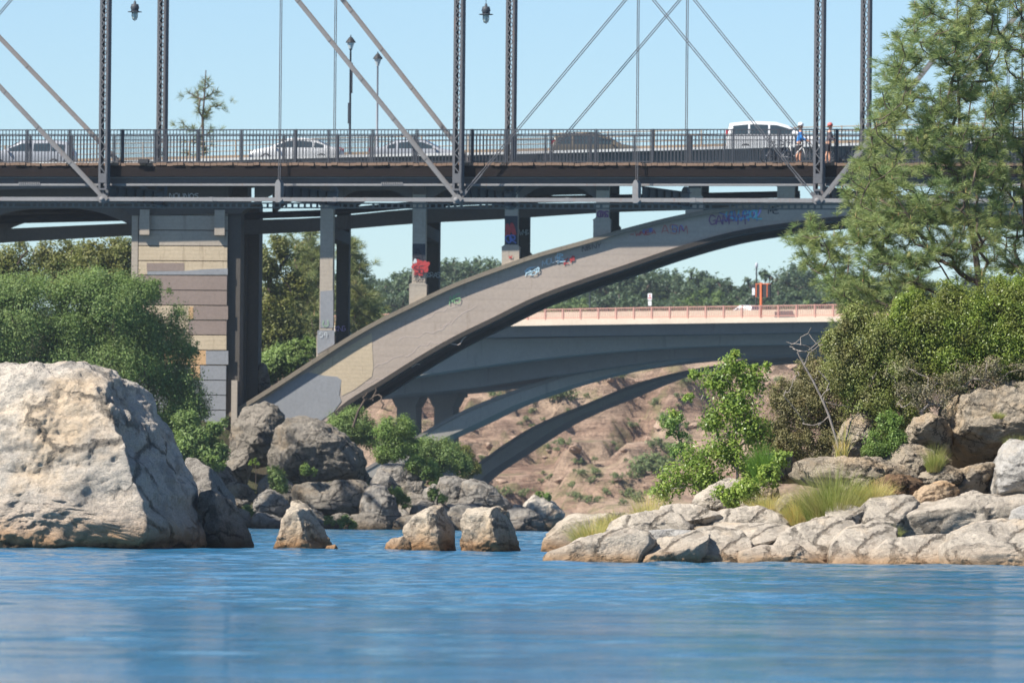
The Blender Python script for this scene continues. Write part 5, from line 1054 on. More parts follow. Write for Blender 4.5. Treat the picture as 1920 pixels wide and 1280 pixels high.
    sm = [('low pale tongue of rock reaching into the water at the left tip of the outcrop', [(1036, 1051), (1048, 1040), (1080, 1028), (1110, 1016), (1140, 1006), (1170, 1000), (1200, 1006), (1215, 1030), (1210, 1056), (1100, 1056)], 119.8, 'smooth'),
          ('rounded pale slab at the back left of the smooth outcrop', [(1150, 1010), (1160, 985), (1180, 972), (1215, 965), (1250, 963), (1285, 974), (1300, 992), (1295, 1012), (1220, 1018)], 121.6, 'smooth'),
          ('rounded grey brown slab rising highest at the left of the smooth outcrop', [(1248, 972), (1254, 956), (1275, 950), (1305, 954), (1335, 964), (1356, 980), (1358, 1000), (1300, 1004), (1262, 990)], 121.9, 'smooth'),
          ('broad cream slab facing the water in the middle of the smooth outcrop', [(1195, 1056), (1200, 1035), (1232, 1022), (1262, 1010), (1300, 1003), (1316, 1012), (1312, 1035), (1304, 1058)], 119.9, 'smooth'),
          ('upright cream slab right of a dark vertical crack', [(1302, 1058), (1308, 1020), (1318, 1003), (1345, 998), (1382, 1005), (1396, 1025), (1412, 1060)], 120.0, 'smooth'),
          ('flat brownish slab under the green alder', [(1340, 995), (1348, 972), (1372, 961), (1420, 957), (1455, 970), (1480, 980), (1484, 1002), (1420, 1010)], 122.0, 'smooth'),
          ('pale hollowed slab between the flat brownish slab and the water', [(1345, 1010), (1362, 990), (1400, 992), (1440, 990), (1468, 993), (1460, 1012), (1430, 1030), (1418, 1048), (1370, 1040)], 120.7, 'smooth'),
          ('long low rock shelf at the waterline below the reed clump', [(1404, 1061), (1410, 1040), (1440, 1030), (1500, 1030), (1550, 1042), (1566, 1052), (1568, 1062)], 119.5, 'smooth'),
          ('smooth grey slab sloping down in front of the reed clump', [(1465, 1035), (1478, 1010), (1510, 995), (1545, 980), (1580, 978), (1602, 995), (1604, 1025), (1570, 1045), (1510, 1045)], 120.3, 'smooth'),
          ('small knobbly grey rock at the right foot of the reed clump', [(1553, 985), (1560, 958), (1575, 949), (1598, 952), (1622, 965), (1628, 985), (1605, 1005), (1575, 998)], 120.9, 'smooth'),
          ('rounded pale rock with a grassy crack on its right', [(1616, 990), (1620, 960), (1640, 941), (1672, 937), (1702, 940), (1716, 955), (1705, 985), (1670, 1005), (1635, 1000)], 121.0, 'smooth'),
          ('wedge shaped rock in the crack below the rounded pale rock', [(1560, 1062), (1572, 1030), (1600, 1000), (1640, 990), (1672, 1000), (1672, 1030), (1650, 1062)], 119.0, 'smooth'),
          ('broad whitish slab stretching to the right edge of the picture', [(1680, 1030), (1690, 995), (1715, 965), (1755, 950), (1815, 943), (1880, 940), (1990, 936), (1990, 1000), (1900, 1015), (1800, 1035)], 121.2, 'smooth'),
          ('shadowed brown block at the waterline right of the grassy crack', [(1648, 1063), (1655, 1040), (1680, 1020), (1740, 1012), (1790, 1012), (1800, 1035), (1795, 1066)], 118.6, 'smooth'),
          ('big yellowish rounded rock at the water in the lower right corner', [(1786, 1065), (1788, 1035), (1800, 1012), (1840, 996), (1900, 985), (1990, 985), (1995, 1068)], 118.2, 'smooth'),
          ('thin flat stone lying at the waterline near the lower right corner', [(1724, 1065), (1730, 1058), (1770, 1056), (1788, 1059), (1792, 1068)], 117.6, 'smooth'),
          ('pale stone at the right edge below the grey upright slab', [(1902, 985), (1908, 960), (1930, 950), (1990, 945), (1990, 990)], 120.2, 'white'),
          ('white streaked slab low between the rounded pale slabs', [(1170, 1030), (1178, 1010), (1205, 1000), (1250, 996), (1285, 998), (1290, 1012), (1240, 1030)], 120.4, 'white')]
    for i, (l, p, d, mt) in enumerate(sm): rock(l, p, d, m[mt], 1.8, 6, .055 if mt != 'white' else .05, 3, 60 + i, [(0, -.55, .85, .72)] if i % 3 else [(-.2, -.3, .9, .6)], 1048, 5.0, freq=1.0, grow=1.3)
    rock('long continuous pale granite ledge joining the smooth slabs along the shore', [(1150, 1056), (1165, 1012), (1220, 985), (1300, 972), (1400, 985), (1500, 1000), (1600, 985), (1700, 972), (1990, 965), (1990, 1066)], 122.6, m['smooth'], 3.0, 7, .05, 2, 59, (), 1048, 5.0, freq=4, cc=(1560, 1030))
    up = [('pale grey upright slab at the right edge above the whitish slab', [(1858, 945), (1862, 905), (1872, 875), (1886, 838), (1902, 826), (1925, 830), (1990, 800), (1990, 950)], 122.2, 'white'),
          ('large cracked tan outcrop under the shrubs at the right edge', [(1768, 850), (1770, 800), (1776, 765), (1795, 742), (1828, 728), (1880, 724), (1990, 712), (1990, 850), (1900, 875), (1830, 885), (1780, 880)], 124.5, 'rough'),
          ('rough tan rock left of the large cracked tan outcrop', [(1700, 840), (1706, 805), (1718, 785), (1742, 778), (1768, 785), (1786, 810), (1784, 850), (1730, 852)], 124.2, 'rough'),
          ('upright tan rock behind the bare leaning branch', [(1566, 870), (1572, 825), (1588, 795), (1612, 775), (1636, 768), (1650, 785), (1640, 830), (1626, 872)], 125.0, 'rough'),
          ('rounded tan rock between the upright rock and the tan outcrop', [(1650, 870), (1660, 845), (1690, 833), (1722, 832), (1748, 846), (1762, 872), (1750, 890), (1680, 885)], 123.4, 'rough'),
          ('long flat topped tan rock behind the reed clump', [(1490, 905), (1494, 875), (1512, 862), (1560, 858), (1600, 860), (1650, 862), (1690, 872), (1728, 890), (1738, 908), (1700, 922), (1600, 925)], 123.0, 'rough'),
          ('dark brown stained rock face right of the reed clump', [(1640, 945), (1644, 902), (1670, 890), (1706, 893), (1732, 903), (1736, 925), (1712, 948)], 122.2, 'brownrock'),
          ('bright orange tan broken rock right of the brown stained face', [(1708, 950), (1716, 925), (1738, 910), (1765, 902), (1786, 905), (1800, 925), (1790, 950)], 121.9, 'orange'),
          ('small dark split rock above the orange tan rock', [(1722, 915), (1730, 888), (1755, 878), (1780, 872), (1802, 882), (1800, 905), (1770, 918)], 122.5, 'rough'),
          ('brown layered rock under the large cracked tan outcrop', [(1775, 935), (1785, 890), (1820, 876), (1865, 868), (1884, 885), (1876, 925), (1840, 945)], 122.8, 'rough'),
          ('small flat pale rock right of the orange tan rock', [(1782, 950), (1795, 928), (1825, 920), (1855, 930), (1865, 950)], 121.8, 'smooth'),
          ('pale humped rock half hidden by the alder', [(1298, 962), (1308, 930), (1330, 912), (1360, 899), (1386, 900), (1396, 925), (1390, 962)], 124.0, 'smooth'),
          ('dark rock in the shade right of the alder', [(1385, 965), (1398, 925), (1418, 908), (1448, 904), (1462, 925), (1460, 965)], 123.5, 'rough'),
          ('shaded brown rock left of the reed clump', [(1440, 985), (1448, 950), (1466, 932), (1490, 925), (1505, 950), (1500, 985)], 122.4, 'rough'),
          ('rough rock under the brown twiggy shrub', [(1405, 905), (1412, 868), (1440, 850), (1480, 852), (1500, 875), (1500, 905)], 125.5, 'rough')]
    for i, (l, p, d, mt) in enumerate(up): rock(l, p, d, m[mt], 1.2, 6, .07 if mt != 'white' else .05, 15, 90 + i, (), None, 3.4, freq=1.6, grow=1.1, cut=(.55, .85))

    pr = []
    for k in range(4):
        d, F = ico(4); rg = np.random.default_rng(k + 500); V = d * np.array([1, .85, .62]); 
        for i in range(6): nn = rg.normal(size=3); nn /= np.linalg.norm(nn); h = V @ nn; mm = h.max() * rg.uniform(.6, .85); o = h > mm; V[o] -= nn * ((h[o] - mm) * .95)[:, None]
        V = V * (1 + fbm(d * 2.5 + k, 4, k)[:, None] * .25); pr.append(V.astype(float))
    rg = random.Random(77)
    for side, mts, n, rng_, lab, grp in (('right', ('rough', 'smooth', 'rough', 'orange'), 46, (1480, 1915, 121.2, 125.0, .07, .24), 'small angular tan stone lying among the large rocks of the right bank', 'small stones on the right bank'), ('left', ('dark', 'greyrock', 'greyrock', 'dark'), 60, (430, 1050, 321.3, 330, .25, .85), 'small grey stone on the far bank under the arch', 'small stones on the far bank')):
        ms = {}
        for i in range(n):
            k = i % 4; mt = mts[k]; px = rg.uniform(rng_[0], rng_[1]); D = rg.uniform(rng_[2], rng_[3]); x = (px - 960) / FPX * D; s = rg.uniform(rng_[4], rng_[5])
            if k not in ms: ms[k] = mesh_np('stone', pr[k], ico(4)[1], True); ms[k].materials.append(m[mt])
            z = float(GZ[side](np.array([x]), np.array([D]))[0]); o = bpy.data.objects.new('stone', ms[k]); COL.objects.link(o)
            o.location = (x, D, max(z, 0) + s * .2); o.scale = (s, s, s * rg.uniform(.7, 1.1)); o.rotation_euler = (rg.uniform(-.4, .4), rg.uniform(-.4, .4), rg.uniform(0, 6.3)); tag(o, lab, 'stone', grp)

# ------------------------------------------------------------------ plants
def inside(p, poly):
    x, y = p; c = False
    for (a, b), (d, e) in zip(poly, poly[1:] + poly[:1]):
        if (b > y) != (e > y) and x < (d - a) * (y - b) / (e - b) + a: c = not c
    return c
def pine(label, base, D, trunk, rmax, outline, n, seed, dspread=1.6, tufts=4, needle=.17, nn=44, extra=(), tw=.0024, mat='needle', group=None, r0=.0042, cones=6):
    rg = random.Random(seed); ng = np.random.default_rng(seed); B = P(*base, D); t = thing('pine_tree', label, 'tree', B, 0, group)
    tr = [P(x, y, D + (d[0] if d else 0)) - B for x, y, *d in trunk]; tg = []
    x0, x1 = min(p[0] for p in outline), max(p[0] for p in outline); y0, y1 = min(p[1] for p in outline), max(p[1] for p in outline)
    while len(tg) < n:
        p = (rg.uniform(x0, x1), rg.uniform(y0, y1))
        if inside(p, outline): tg.append(P(p[0], p[1], D + rg.gauss(0, .5) * dspread) - B)
    for e in extra: tg.append(P(e[0], e[1], D + (e[2] if len(e) > 2 else 0)) - B)
    N, par, rad = skeleton(tr, tg, r0=r0, wob=.05, sag=.10, rmax=rmax, bias=.9)
    link('trunk', skel_mesh('trunk', N, par, rad, 6), M['bark_pine'], t)
    C, Dr = [], []
    ends = {tuple(round(c, 4) for c in g) for g in tg}
    for i, p in enumerate(par):
        if p < 0 or i < len(tr): continue
        a, b = N[p], N[i]; d = (b - a); L = d.length
        if L < 1e-4: continue
        d = d / L; tip = tuple(round(c, 4) for c in b) in ends
        if tip:
            C.append(b); Dr.append((d + Vector((0, 0, .5))).normalized())
            for k in range(tufts):
                f = rg.uniform(0, .28); q = b + Vector((rg.gauss(0, 1), rg.gauss(0, 1), rg.gauss(.25, .7))) * .13 * (needle / .19) - d * f * .5; C.append(q); Dr.append((d * .6 + (q - b).normalized() * .7 + Vector((0, 0, .45))).normalized())
        elif rg.random() < .35: C.append(b); Dr.append((d + Vector((0, 0, .4))).normalized())
    C = np.array([c[:] for c in C]); Dr = np.array([c[:] for c in Dr]); k = len(C)
    idx = np.repeat(np.arange(k), nn); a = Dr[idx]; r = ng.normal(size=a.shape); r -= a * (r * a).sum(1)[:, None]; r /= np.linalg.norm(r, axis=1)[:, None]
    ang = ng.uniform(.25, 1.35, len(idx)); v = a * np.cos(ang)[:, None] + r * np.sin(ang)[:, None]; v[:, 2] -= .12
    L = needle * ng.uniform(.65, 1.15, len(idx)); st = C[idx] - a * (ng.uniform(0, .5, len(idx)) * needle * .9)[:, None]
    s = np.cross(v, ng.normal(size=v.shape)); s /= np.linalg.norm(s, axis=1)[:, None]; s *= tw
    V = np.stack([st - s, st + s, st + v * L[:, None] * .6 + s * .8, st + v * L[:, None] - np.array([0, 0, 1]) * (L * .06)[:, None]], 1).reshape(-1, 3)
    link('needles', mesh_np('needles', V, np.arange(len(V)).reshape(-1, 4)), M[mat], t)
    # spring buds and cones
    m = MB(); sel = rg.sample(range(k), min(k, int(k * .09)))
    for i in sel:
        c = Vector(C[i]); h = needle * rg.uniform(.3, .6); m.tube([c, c + Vector((rg.gauss(0, .01), 0, h))], [.009 * needle / .19, .004], 5)
    tag(m.build('buds', M['bud'], t), kind='stuff')
    for i in rg.sample(range(k), cones):
        c = C[i]; MB().lathe([(.01, -.05), (.045, -.035), (.055, 0), (.04, .05), (.01, .08)], tuple(c), 8).build('cone', M['cone'], t, True)
    return t
def vegetation():
    m = M
    pine('big pine with long soft needles rising at the right edge in front of the bridges', (1842, 600), 128.6, [(1842, 600), (1838, 540), (1828, 470), (1812, 380), (1802, 280), (1797, 180), (1795, 80), (1794, -60)], .075,
         [(1790, -60), (1725, -20), (1700, 40), (1672, 70), (1655, 130), (1648, 190), (1630, 250), (1600, 300), (1580, 350), (1562, 372), (1590, 400), (1640, 420), (1700, 440), (1720, 480), (1780, 500), (1840, 520), (1880, 470), (1885, 300), (1880, 100), (1870, -60)], 470, 11, extra=[(1722, 32), (1680, 62), (1695, 100), (1752, 10)], cones=8)
    pine('second pine partly cut off by the right edge of the picture', (1930, 600), 130, [(1930, 600), (1925, 500), (1920, 380), (1917, 200), (1915, -60)], .08,
         [(1870, -60), (1850, 100), (1860, 250), (1850, 400), (1880, 520), (1990, 540), (2060, 400), (2040, 100), (1990, -60)], 230, 12, cones=4)
    pine('low leaning pine limbs spreading left below the truss bridge', (1800, 560), 127.6, [(1800, 560), (1765, 500), (1735, 460), (1700, 400), (1680, 370)], .05,
         [(1500, 415), (1490, 450), (1500, 480), (1540, 520), (1560, 560), (1600, 590), (1680, 580), (1740, 560), (1760, 500), (1720, 430), (1660, 400), (1600, 400), (1560, 440), (1520, 400)], 170, 13, 1.0, extra=[(1520, 405), (1512, 440), (1530, 470), (1600, 560), (1572, 610), (1560, 640), (1585, 600)], cones=3)
    # shrubs on the right bank
    plant('shrub', 'large bright green shrub thicket at the right edge under the pines', 'shrub', 1850, 760, 125.3, [(1905, 585, 74), (1820, 605, 70), (1770, 660, 60), (1850, 640, 70), (1680, 640, 46), (1930, 600, 80), (1750, 612, 62), (1860, 545, 34), (1940, 540, 40), (1700, 600, 44), (1880, 670, 70), (1800, 680, 62), (1970, 620, 90), (1930, 680, 60), (1720, 570, 35), (1780, 555, 35)], 300000, .045, m['leaf_shrub'], seed=31, r0=.004, ntgt=200, shell=.35, csize=.28, gate=-.14, gfreq=2)
    plant('shrub', 'olive green shrub left of the bright thicket with leaves down to the tan rocks', 'shrub', 1660, 850, 125.4, [(1650, 640, 60), (1720, 700, 50), (1610, 600, 35), (1690, 690, 60), (1600, 690, 55), (1640, 750, 58), (1700, 770, 42), (1660, 810, 40), (1570, 640, 30)], 150000, .04, m['leaf_mid'], seed=32, r0=.004, ntgt=180, csize=.3, gate=-.14, gfreq=2)
    plant('shrub', 'brownish twiggy shrub at the left end of the thicket', 'shrub', 1530, 880, 126.2, [(1550, 730, 62), (1500, 760, 56), (1470, 740, 34), (1438, 810, 34), (1430, 850, 34), (1600, 700, 45), (1570, 660, 36), (1480, 830, 48), (1545, 820, 55), (1590, 790, 40), (1520, 690, 30), (1450, 860, 26)], 120000, .038, m['leaf_olive'], m['bark_grey'], seed=33, r0=.003, ntgt=380, csize=.22, gate=-.1)
    plant('shrub', 'grey brown dry shrub between the green thicket and the cracked outcrop', 'shrub', 1740, 800, 124.6, [(1750, 735, 42), (1710, 740, 34), (1800, 705, 36), (1860, 700, 36), (1690, 700, 34), (1910, 700, 30)], 15000, .034, m['leaf_twig'], m['bark_grey'], seed=34, r0=.003, ntgt=260, csize=.3)
    plant('shrub', 'small dark leaved bush beside the upright tan rock', 'shrub', 1660, 860, 123.8, [(1650, 835, 30), (1680, 825, 24), (1632, 850, 18), (1668, 790, 22)], 20000, .04, m['leaf_dense'], seed=35, r0=.003, ntgt=60)
    plant('alder_tree', 'bright green young alder with loose airy leaves left of the shrubs', 'tree', 1378, 950, 125, [(1375, 690, 30), (1345, 715, 34), (1410, 715, 30), (1380, 760, 46), (1335, 790, 26), (1405, 810, 40), (1360, 850, 44), (1300, 860, 32), (1330, 900, 38), (1270, 895, 34), (1242, 925, 24), (1400, 880, 30), (1438, 685, 13), (1375, 668, 14), (1262, 770, 14), (1415, 690, 12), (1300, 700, 12), (1290, 745, 12), (1240, 895, 12)], 30000, .06, m['leaf_bright'], m['bark_grey'], seed=36, r0=.004, rmax=.03, ntgt=230, per=9, csize=.42, shell=.6, gate=-.1, gfreq=2, wd=.62, trunk=[(1382, 950), (1383, 880), (1380, 800), (1374, 730), (1372, 690)], parts=('crown', 'trunk'))
    plant('shrub', 'low bright leafy shoots over the humped rock right of the alder', 'shrub', 1420, 930, 123, [(1440, 890, 24), (1400, 920, 28), (1470, 860, 18), (1370, 935, 20), (1350, 925, 16)], 6000, .065, m['leaf_bright'], m['bark_grey'], seed=37, r0=.003, ntgt=60, per=12, csize=.35)
    plant('tree_sapling', 'dull green feathery sapling on the left side behind the alder', 'tree', 1275, 850, 150, [(1262, 790, 26), (1278, 835, 28), (1250, 815, 12)], 2500, .07, m['leaf_dense'], m['bark_grey'], seed=38, r0=.004, ntgt=40)
    for i, (lab, tr, ex, D, rm, bk) in enumerate((('bare grey sapling leaning left across the twiggy shrub', [(1578, 862), (1570, 830), (1555, 780), (1540, 745), (1525, 715), (1508, 685), (1495, 660)], [(1486, 650), (1500, 640), (1520, 620), (1512, 655), (1536, 700), (1500, 700), (1540, 640), (1480, 648), (1510, 790), (1530, 800), (1555, 720), (1475, 735)], 124.6, .022, 'bark_grey'),
                                             ('bare pale stems standing in the middle of the green shrubs', [(1620, 830), (1612, 770), (1600, 720), (1590, 680), (1582, 650)], [(1575, 620), (1590, 640), (1620, 680), (1570, 690), (1640, 690), (1545, 750), (1560, 660), (1606, 650), (1630, 720)], 125.4, .018, 'bark_grey'))):
        B = P(*tr[0], D); t = thing('bare_sapling', lab, 'tree', B); rg = random.Random(i + 5); tg = [P(x + rg.uniform(-6, 6), y + rg.uniform(-8, 8), D + rg.uniform(-.4, .4)) - B for x, y in ex for _ in range(3)]
        link('branches', skel_mesh('branches', *skeleton([P(x, y, D) - B for x, y in tr], tg, r0=.0035, rmax=rm, wob=.04)), m[bk], t)
    # grasses
    blades(1565, 985, 121.6, 170, 130, 2600, m['grass'], 'reed_clump', 'large green reed clump growing between the smooth slabs and the tan rocks', 41, .6, .005)
    blades(1500, 985, 121.9, 90, 85, 900, m['grass_dry'], 'reed_clump', 'paler dry grass along the left side of the large reed clump', 48, .6, .004)
    blades(1115, 1030, 145.7, 120, 75, 1500, m['grass_dry'], 'grass_clump', 'yellow dry grass tuft on the large rounded rock', 42, .6, .006); blades(1160, 1006, 146.3, 110, 62, 1100, m['grass_dry'], 'grass_clump', 'yellow dry grass right of the tuft on the large rounded rock', 43, .7, .006, slope=0)
    blades(1215, 975, 123.6, 100, 70, 500, m['grass_dry'], 'grass_clump', 'thin pale grass stalks below the alder left of the highest smooth slab', 44, .5, .003)
    blades(1432, 905, 124.3, 62, 85, 1900, m['broom'], 'broom_bush', 'feathery bright green broom bush right of the alder', 45, .35, .004, 'shrub'); blades(1752, 885, 122.6, 46, 66, 700, m['grass'], 'grass_clump', 'narrow green grass tuft growing among the tan rocks', 46, .4, .003)
    blades(1670, 1010, 120.3, 60, 34, 500, m['grass'], 'grass_clump', 'short grass in the crack of the smooth slabs', 47, .7, .003); blades(1640, 940, 121.6, 90, 60, 900, m['grass_dry'], 'grass_clump', 'dry brown grass hanging right of the reed clump', 49, .8, .003)
    blades(1440, 960, 122.6, 110, 50, 900, m['grass_dry'], 'grass_clump', 'short dry grass under the broom bush', 50, .7, .003); blades(1905, 840, 123.2, 60, 34, 500, m['grass'], 'grass_clump', 'green tuft above the grey upright slab at the right edge', 51, .7, .003)
    blades(1872, 785, 123.0, 26, 20, 300, m['grass'], 'moss_tuft', 'small green tuft on the face of the cracked tan outcrop', 52, .9, .004, 'plant')
    blades(1583, 866, 123.4, 12, 108, 60, m['grass_dry'], 'dry_plume', 'taller dry plume of grass beside the bare leaning sapling', 53, .25, .006, 'plant', group='dry plumes'); blades(1572, 866, 123.4, 10, 86, 45, m['grass_dry'], 'dry_plume', 'shorter dry plume of grass beside the bare leaning sapling', 54, .25, .006, 'plant', group='dry plumes')
    # left bank
    plant('willow_bush', 'big dense green bush left of the pier, above the huge pale boulder', 'bush', 200, 860, 327, [(-60, 610, 100), (60, 600, 90), (150, 585, 78), (215, 590, 82), (265, 575, 62), (300, 625, 62), (325, 690, 56), (345, 760, 48), (230, 690, 80), (120, 690, 80), (0, 700, 80), (300, 790, 60), (20, 560, 52), (190, 545, 48), (300, 545, 22), (365, 655, 20)], 420000, .105, m['leaf_left'], seed=61, r0=.014, ntgt=420, per=26, csize=.30, gate=-.12, gfreq=1.8, shell=.34)
    plant('bush', 'dark green bush at the foot of the pier beside the boulder', 'bush', 380, 900, 324, [(365, 820, 34), (395, 850, 30), (340, 850, 34), (410, 800, 18), (350, 790, 24)], 45000, .14, m['leaf_left'], seed=62, r0=.01, ntgt=60)
    back = [('leafy_tree', 'olive green tree behind the bridge at the left edge', 20, 620, 372, [(-40, 500, 50), (20, 495, 48), (60, 520, 42), (10, 540, 50)], 9000, 'leaf_back'), ('leafy_tree', 'brown green tree behind the bridge second from the left edge', 120, 620, 380, [(100, 490, 42), (140, 485, 38), (120, 530, 46)], 8000, 'leaf_back'),
            ('leafy_tree', 'yellow green tree close left of the pier behind the bridge', 215, 620, 376, [(180, 490, 42), (225, 480, 38), (220, 520, 50)], 9000, 'leaf_back'),
            ('leafy_tree', 'olive tree seen between the pier and the first column, at the left', 505, 740, 384, [(500, 500, 44), (525, 470, 34), (495, 570, 50), (530, 620, 46), (490, 650, 40), (540, 540, 40)], 14000, 'leaf_back'),
            ('bush', 'dark green bush low between the pier and the arch', 530, 730, 362, [(520, 680, 34), (550, 670, 30), (490, 700, 28), (575, 650, 22)], 8000, 'leaf_left')]
    for i, (nm, l, x, y, D, bl, n, mt) in enumerate(back): plant(nm, l, 'tree' if 'tree' in nm else 'bush', x, y, D, bl, n * 3, .17, m[mt], seed=70 + i, r0=.02, rmax=.15, ntgt=60, parts=('crown', 'trunk') if 'tree' in nm else ('foliage', 'stem'))
    pine('wispy olive pine just left of the first spandrel column', (575, 700), 392, [(575, 720), (576, 600), (578, 500), (580, 440)], .09, [(580, 425), (552, 480), (545, 560), (540, 640), (610, 650), (612, 560), (604, 480)], 130, 81, 3.5, 4, .55, 36, tw=.014, mat='needle_far', r0=.015, cones=1)
    pine('wispy pale green pine right of the first spandrel column', (668, 680), 398, [(668, 700), (666, 600), (662, 500), (656, 430)], .08, [(655, 425), (645, 470), (640, 540), (640, 610), (700, 620), (712, 580), (690, 540), (672, 470)], 100, 82, 3.0, 4, .5, 34, tw=.013, mat='needle_far', r0=.014, cones=1)
    pine('lone thin pine top rising behind the truss railing at upper left', (384, 520), 400, [(384, 520), (382, 400), (381, 290), (380, 220), (384, 170), (386, 132)], .09, [(387, 130), (376, 150), (368, 170), (350, 168), (362, 200), (376, 215), (402, 220), (412, 190), (400, 160)], 8, 83, 1.5, 1, .5, 24, extra=[(384, 150), (380, 165), (390, 178), (376, 185), (394, 200), (372, 205), (388, 215), (380, 232), (392, 248), (374, 256), (383, 270), (342, 228), (352, 240), (372, 245), (396, 238), (360, 265), (385, 280), (370, 290), (416, 195), (352, 172), (392, 160), (345, 285)], tw=.011, mat='needle_far', r0=.012, cones=1)
    fsb = [('bush', 'dark green bush under the arch beside the arch foot', 660, 850, 337, [(640, 800, 30), (670, 790, 30), (690, 820, 26), (655, 830, 26)], 9000, 'leaf_left'), ('bush', 'yellow green bush below the far bridge pier', 740, 870, 334, [(730, 810, 28), (760, 800, 24), (745, 840, 30), (720, 850, 20), (775, 840, 20)], 9500, 'leaf_dense'),
           ('bush', 'dark green bush at the foot of the nearer far arch', 820, 890, 336, [(800, 845, 30), (835, 850, 30), (860, 870, 24), (815, 880, 22)], 8500, 'leaf_left'), ('bush', 'brown green bush where the farther arch meets the bank', 875, 890, 340, [(870, 850, 18), (880, 880, 22)], 3000, 'leaf_back'),
           ('bush', 'bright green low bush above the pale weathered rock', 790, 900, 330, [(780, 870, 18), (805, 880, 20), (815, 900, 16)], 3500, 'leaf_dense'), ('bush', 'bright green plants left of the small rounded grey rock', 745, 935, 325, [(742, 925, 16), (760, 940, 14), (735, 940, 10)], 2200, 'leaf_dense'),
           ('bush', 'green plants between the tall grey rock and the small rounded rock', 820, 940, 324, [(812, 925, 12), (830, 935, 10), (852, 960, 9)], 1500, 'leaf_dense'), ('bush', 'fresh green shrub below the dark boulder beside a small sapling', 522, 915, 325, [(520, 895, 17), (526, 912, 15), (512, 880, 11)], 2800, 'leaf_left'),
           ('bush', 'moss and grass tuft on the largest dark boulder', 575, 882, 326, [(572, 880, 11), (585, 884, 9)], 900, 'leaf_dense'), ('bush', 'low green moss along the waterline behind the pointed rock', 640, 985, 321, [(620, 980, 12), (645, 976, 13), (660, 985, 10), (615, 972, 8)], 1800, 'leaf_dense'),
           ('bush', 'bright tuft at the left of the grey triangular rock', 462, 958, 323, [(462, 955, 10), (470, 962, 8)], 900, 'leaf_dense'), ('bush', 'yellow green tuft behind the tall grey slab beside the huge boulder', 405, 870, 322, [(400, 865, 11), (414, 872, 10), (390, 858, 8)], 1500, 'leaf_dense'),
           ('bush', 'green bush on the pale rock at the right end of the far shore', 1018, 938, 324, [(1010, 930, 9), (1025, 932, 9)], 900, 'leaf_dense')]
    for i, (nm, l, x, y, D, bl, n, mt) in enumerate(fsb): plant(nm, l, 'bush', x, y, D, bl, n * 4, .09, m[mt], seed=90 + i, r0=.008, ntgt=40)
    plant('sapling', 'tiny bright sapling on a thin stem beside the dark boulder', 'tree', 479, 915, 323, [(478, 862, 7), (484, 868, 6), (472, 868, 6)], 220, .12, m['leaf_bright'], m['bark'], seed=110, r0=.006, ntgt=10, per=10, trunk=[(479, 915), (480, 890), (479, 866)], parts=('crown', 'trunk'))
    # bare branch near the far pier
    B = P(662, 800, 336); t = thing('bare_shrub', 'bare dark branches reaching right below the arch', 'shrub', B); rg = random.Random(9)
    link('branches', skel_mesh('branches', *skeleton([P(662, 800, 336) - B, P(672, 770, 336) - B, P(684, 750, 336) - B], [P(x, y, 336 + rg.uniform(-1, 1)) - B for x, y in ((690, 735), (710, 740), (720, 758), (700, 752), (735, 770), (680, 745), (705, 725), (715, 765))], r0=.02, rmax=.05)), m['bark'], t)
    # wooded skyline
    rg = random.Random(21); protos = []
    for k, (mt, sq) in enumerate((('leaf_oak', 1.0), ('leaf_oak', 1.25), ('leaf_oak', .85), ('leaf_oak_light', .9))):
        t = thing('far_tree', 'x', 'tree', (0, 0, 0), 0, 'trees along the wooded skyline'); r = random.Random(k * 7 + 1); bl = []
        for j in range(9): a = r.uniform(0, 6.28); q = r.uniform(.4, 2.6); bl.append((q * math.cos(a), q * math.sin(a), (4.2 + r.uniform(-1.6, 2.2)) * sq, r.uniform(1.3, 2.0), r.uniform(1.3, 2.0), r.uniform(1.1, 1.7)))
        bl.append((0, 0, 3.4 * sq, 2.6, 2.6, 2.2)); V, F, C = clumps(bl, 13000, .27, seed=k, csize=.2, shell=.3, gate=-.2, per=24)
        link('crown', mesh_np('crown', V, F), m[mt], t); link('trunk', skel_mesh('trunk', *skeleton([Vector((0, 0, -1.5)), Vector((0, 0, .8)), Vector((.1, 0, 2.2))], [Vector(c) for c in C[:40]], r0=.03, rmax=.25)), m['bark'], t); protos.append(t)
    sky_pts = []
    for (x0, x1, yt, n, D) in ((655, 790, 508, 7, 850), (790, 880, 482, 5, 850), (880, 960, 474, 5, 850), (960, 1110, 520, 7, 840), (1100, 1330, 492, 12, 840), (1330, 1410, 540, 5, 850), (1400, 1480, 520, 5, 860), (1460, 1580, 488, 7, 850), (1580, 1900, 500, 12, 850), (640, 1560, 540, 34, 812), (640, 1560, 556, 30, 800), (300, 640, 520, 10, 850), (-300, 300, 560, 14, 850)):
        for i in range(n):
            px = x0 + (x1 - x0) * (i + .5) / n + rg.uniform(-8, 8); sky_pts.append((px, yt + rg.uniform(-4, 12), D + rg.uniform(-12, 12)))
    side = ['left', 'centre', 'right']; used = [False] * 4
    for i, (px, yt, D) in enumerate(sky_pts):
        k = rg.choice((0, 1, 2, 0, 1, 2, 3 if yt > 530 else 0)); pr = protos[k]
        x = P(px, 500, D).x; zb = float(hill_z(np.array([x]), np.array([D]))[0]) - .2; top = P(px, yt, D).z; h = (8.0, 9.6, 6.9, 7.2)[k]; s = max(.45, (top - zb) / h)
        o = pr if not used[k] else copy_tree(pr); used[k] = True
        o.location = (x, D, zb); o.scale = (min(s * 1.1, 1.9), min(s * 1.1, 1.9), s); o.rotation_euler = (0, 0, rg.uniform(0, 6.28))
        kind = 'light green' if k == 3 else 'dark green'; where = ('behind the columns at left' if px < 800 else 'above the arch rib' if px < 960 else 'above the salmon railing') if px < 1560 else 'behind the pines at right'
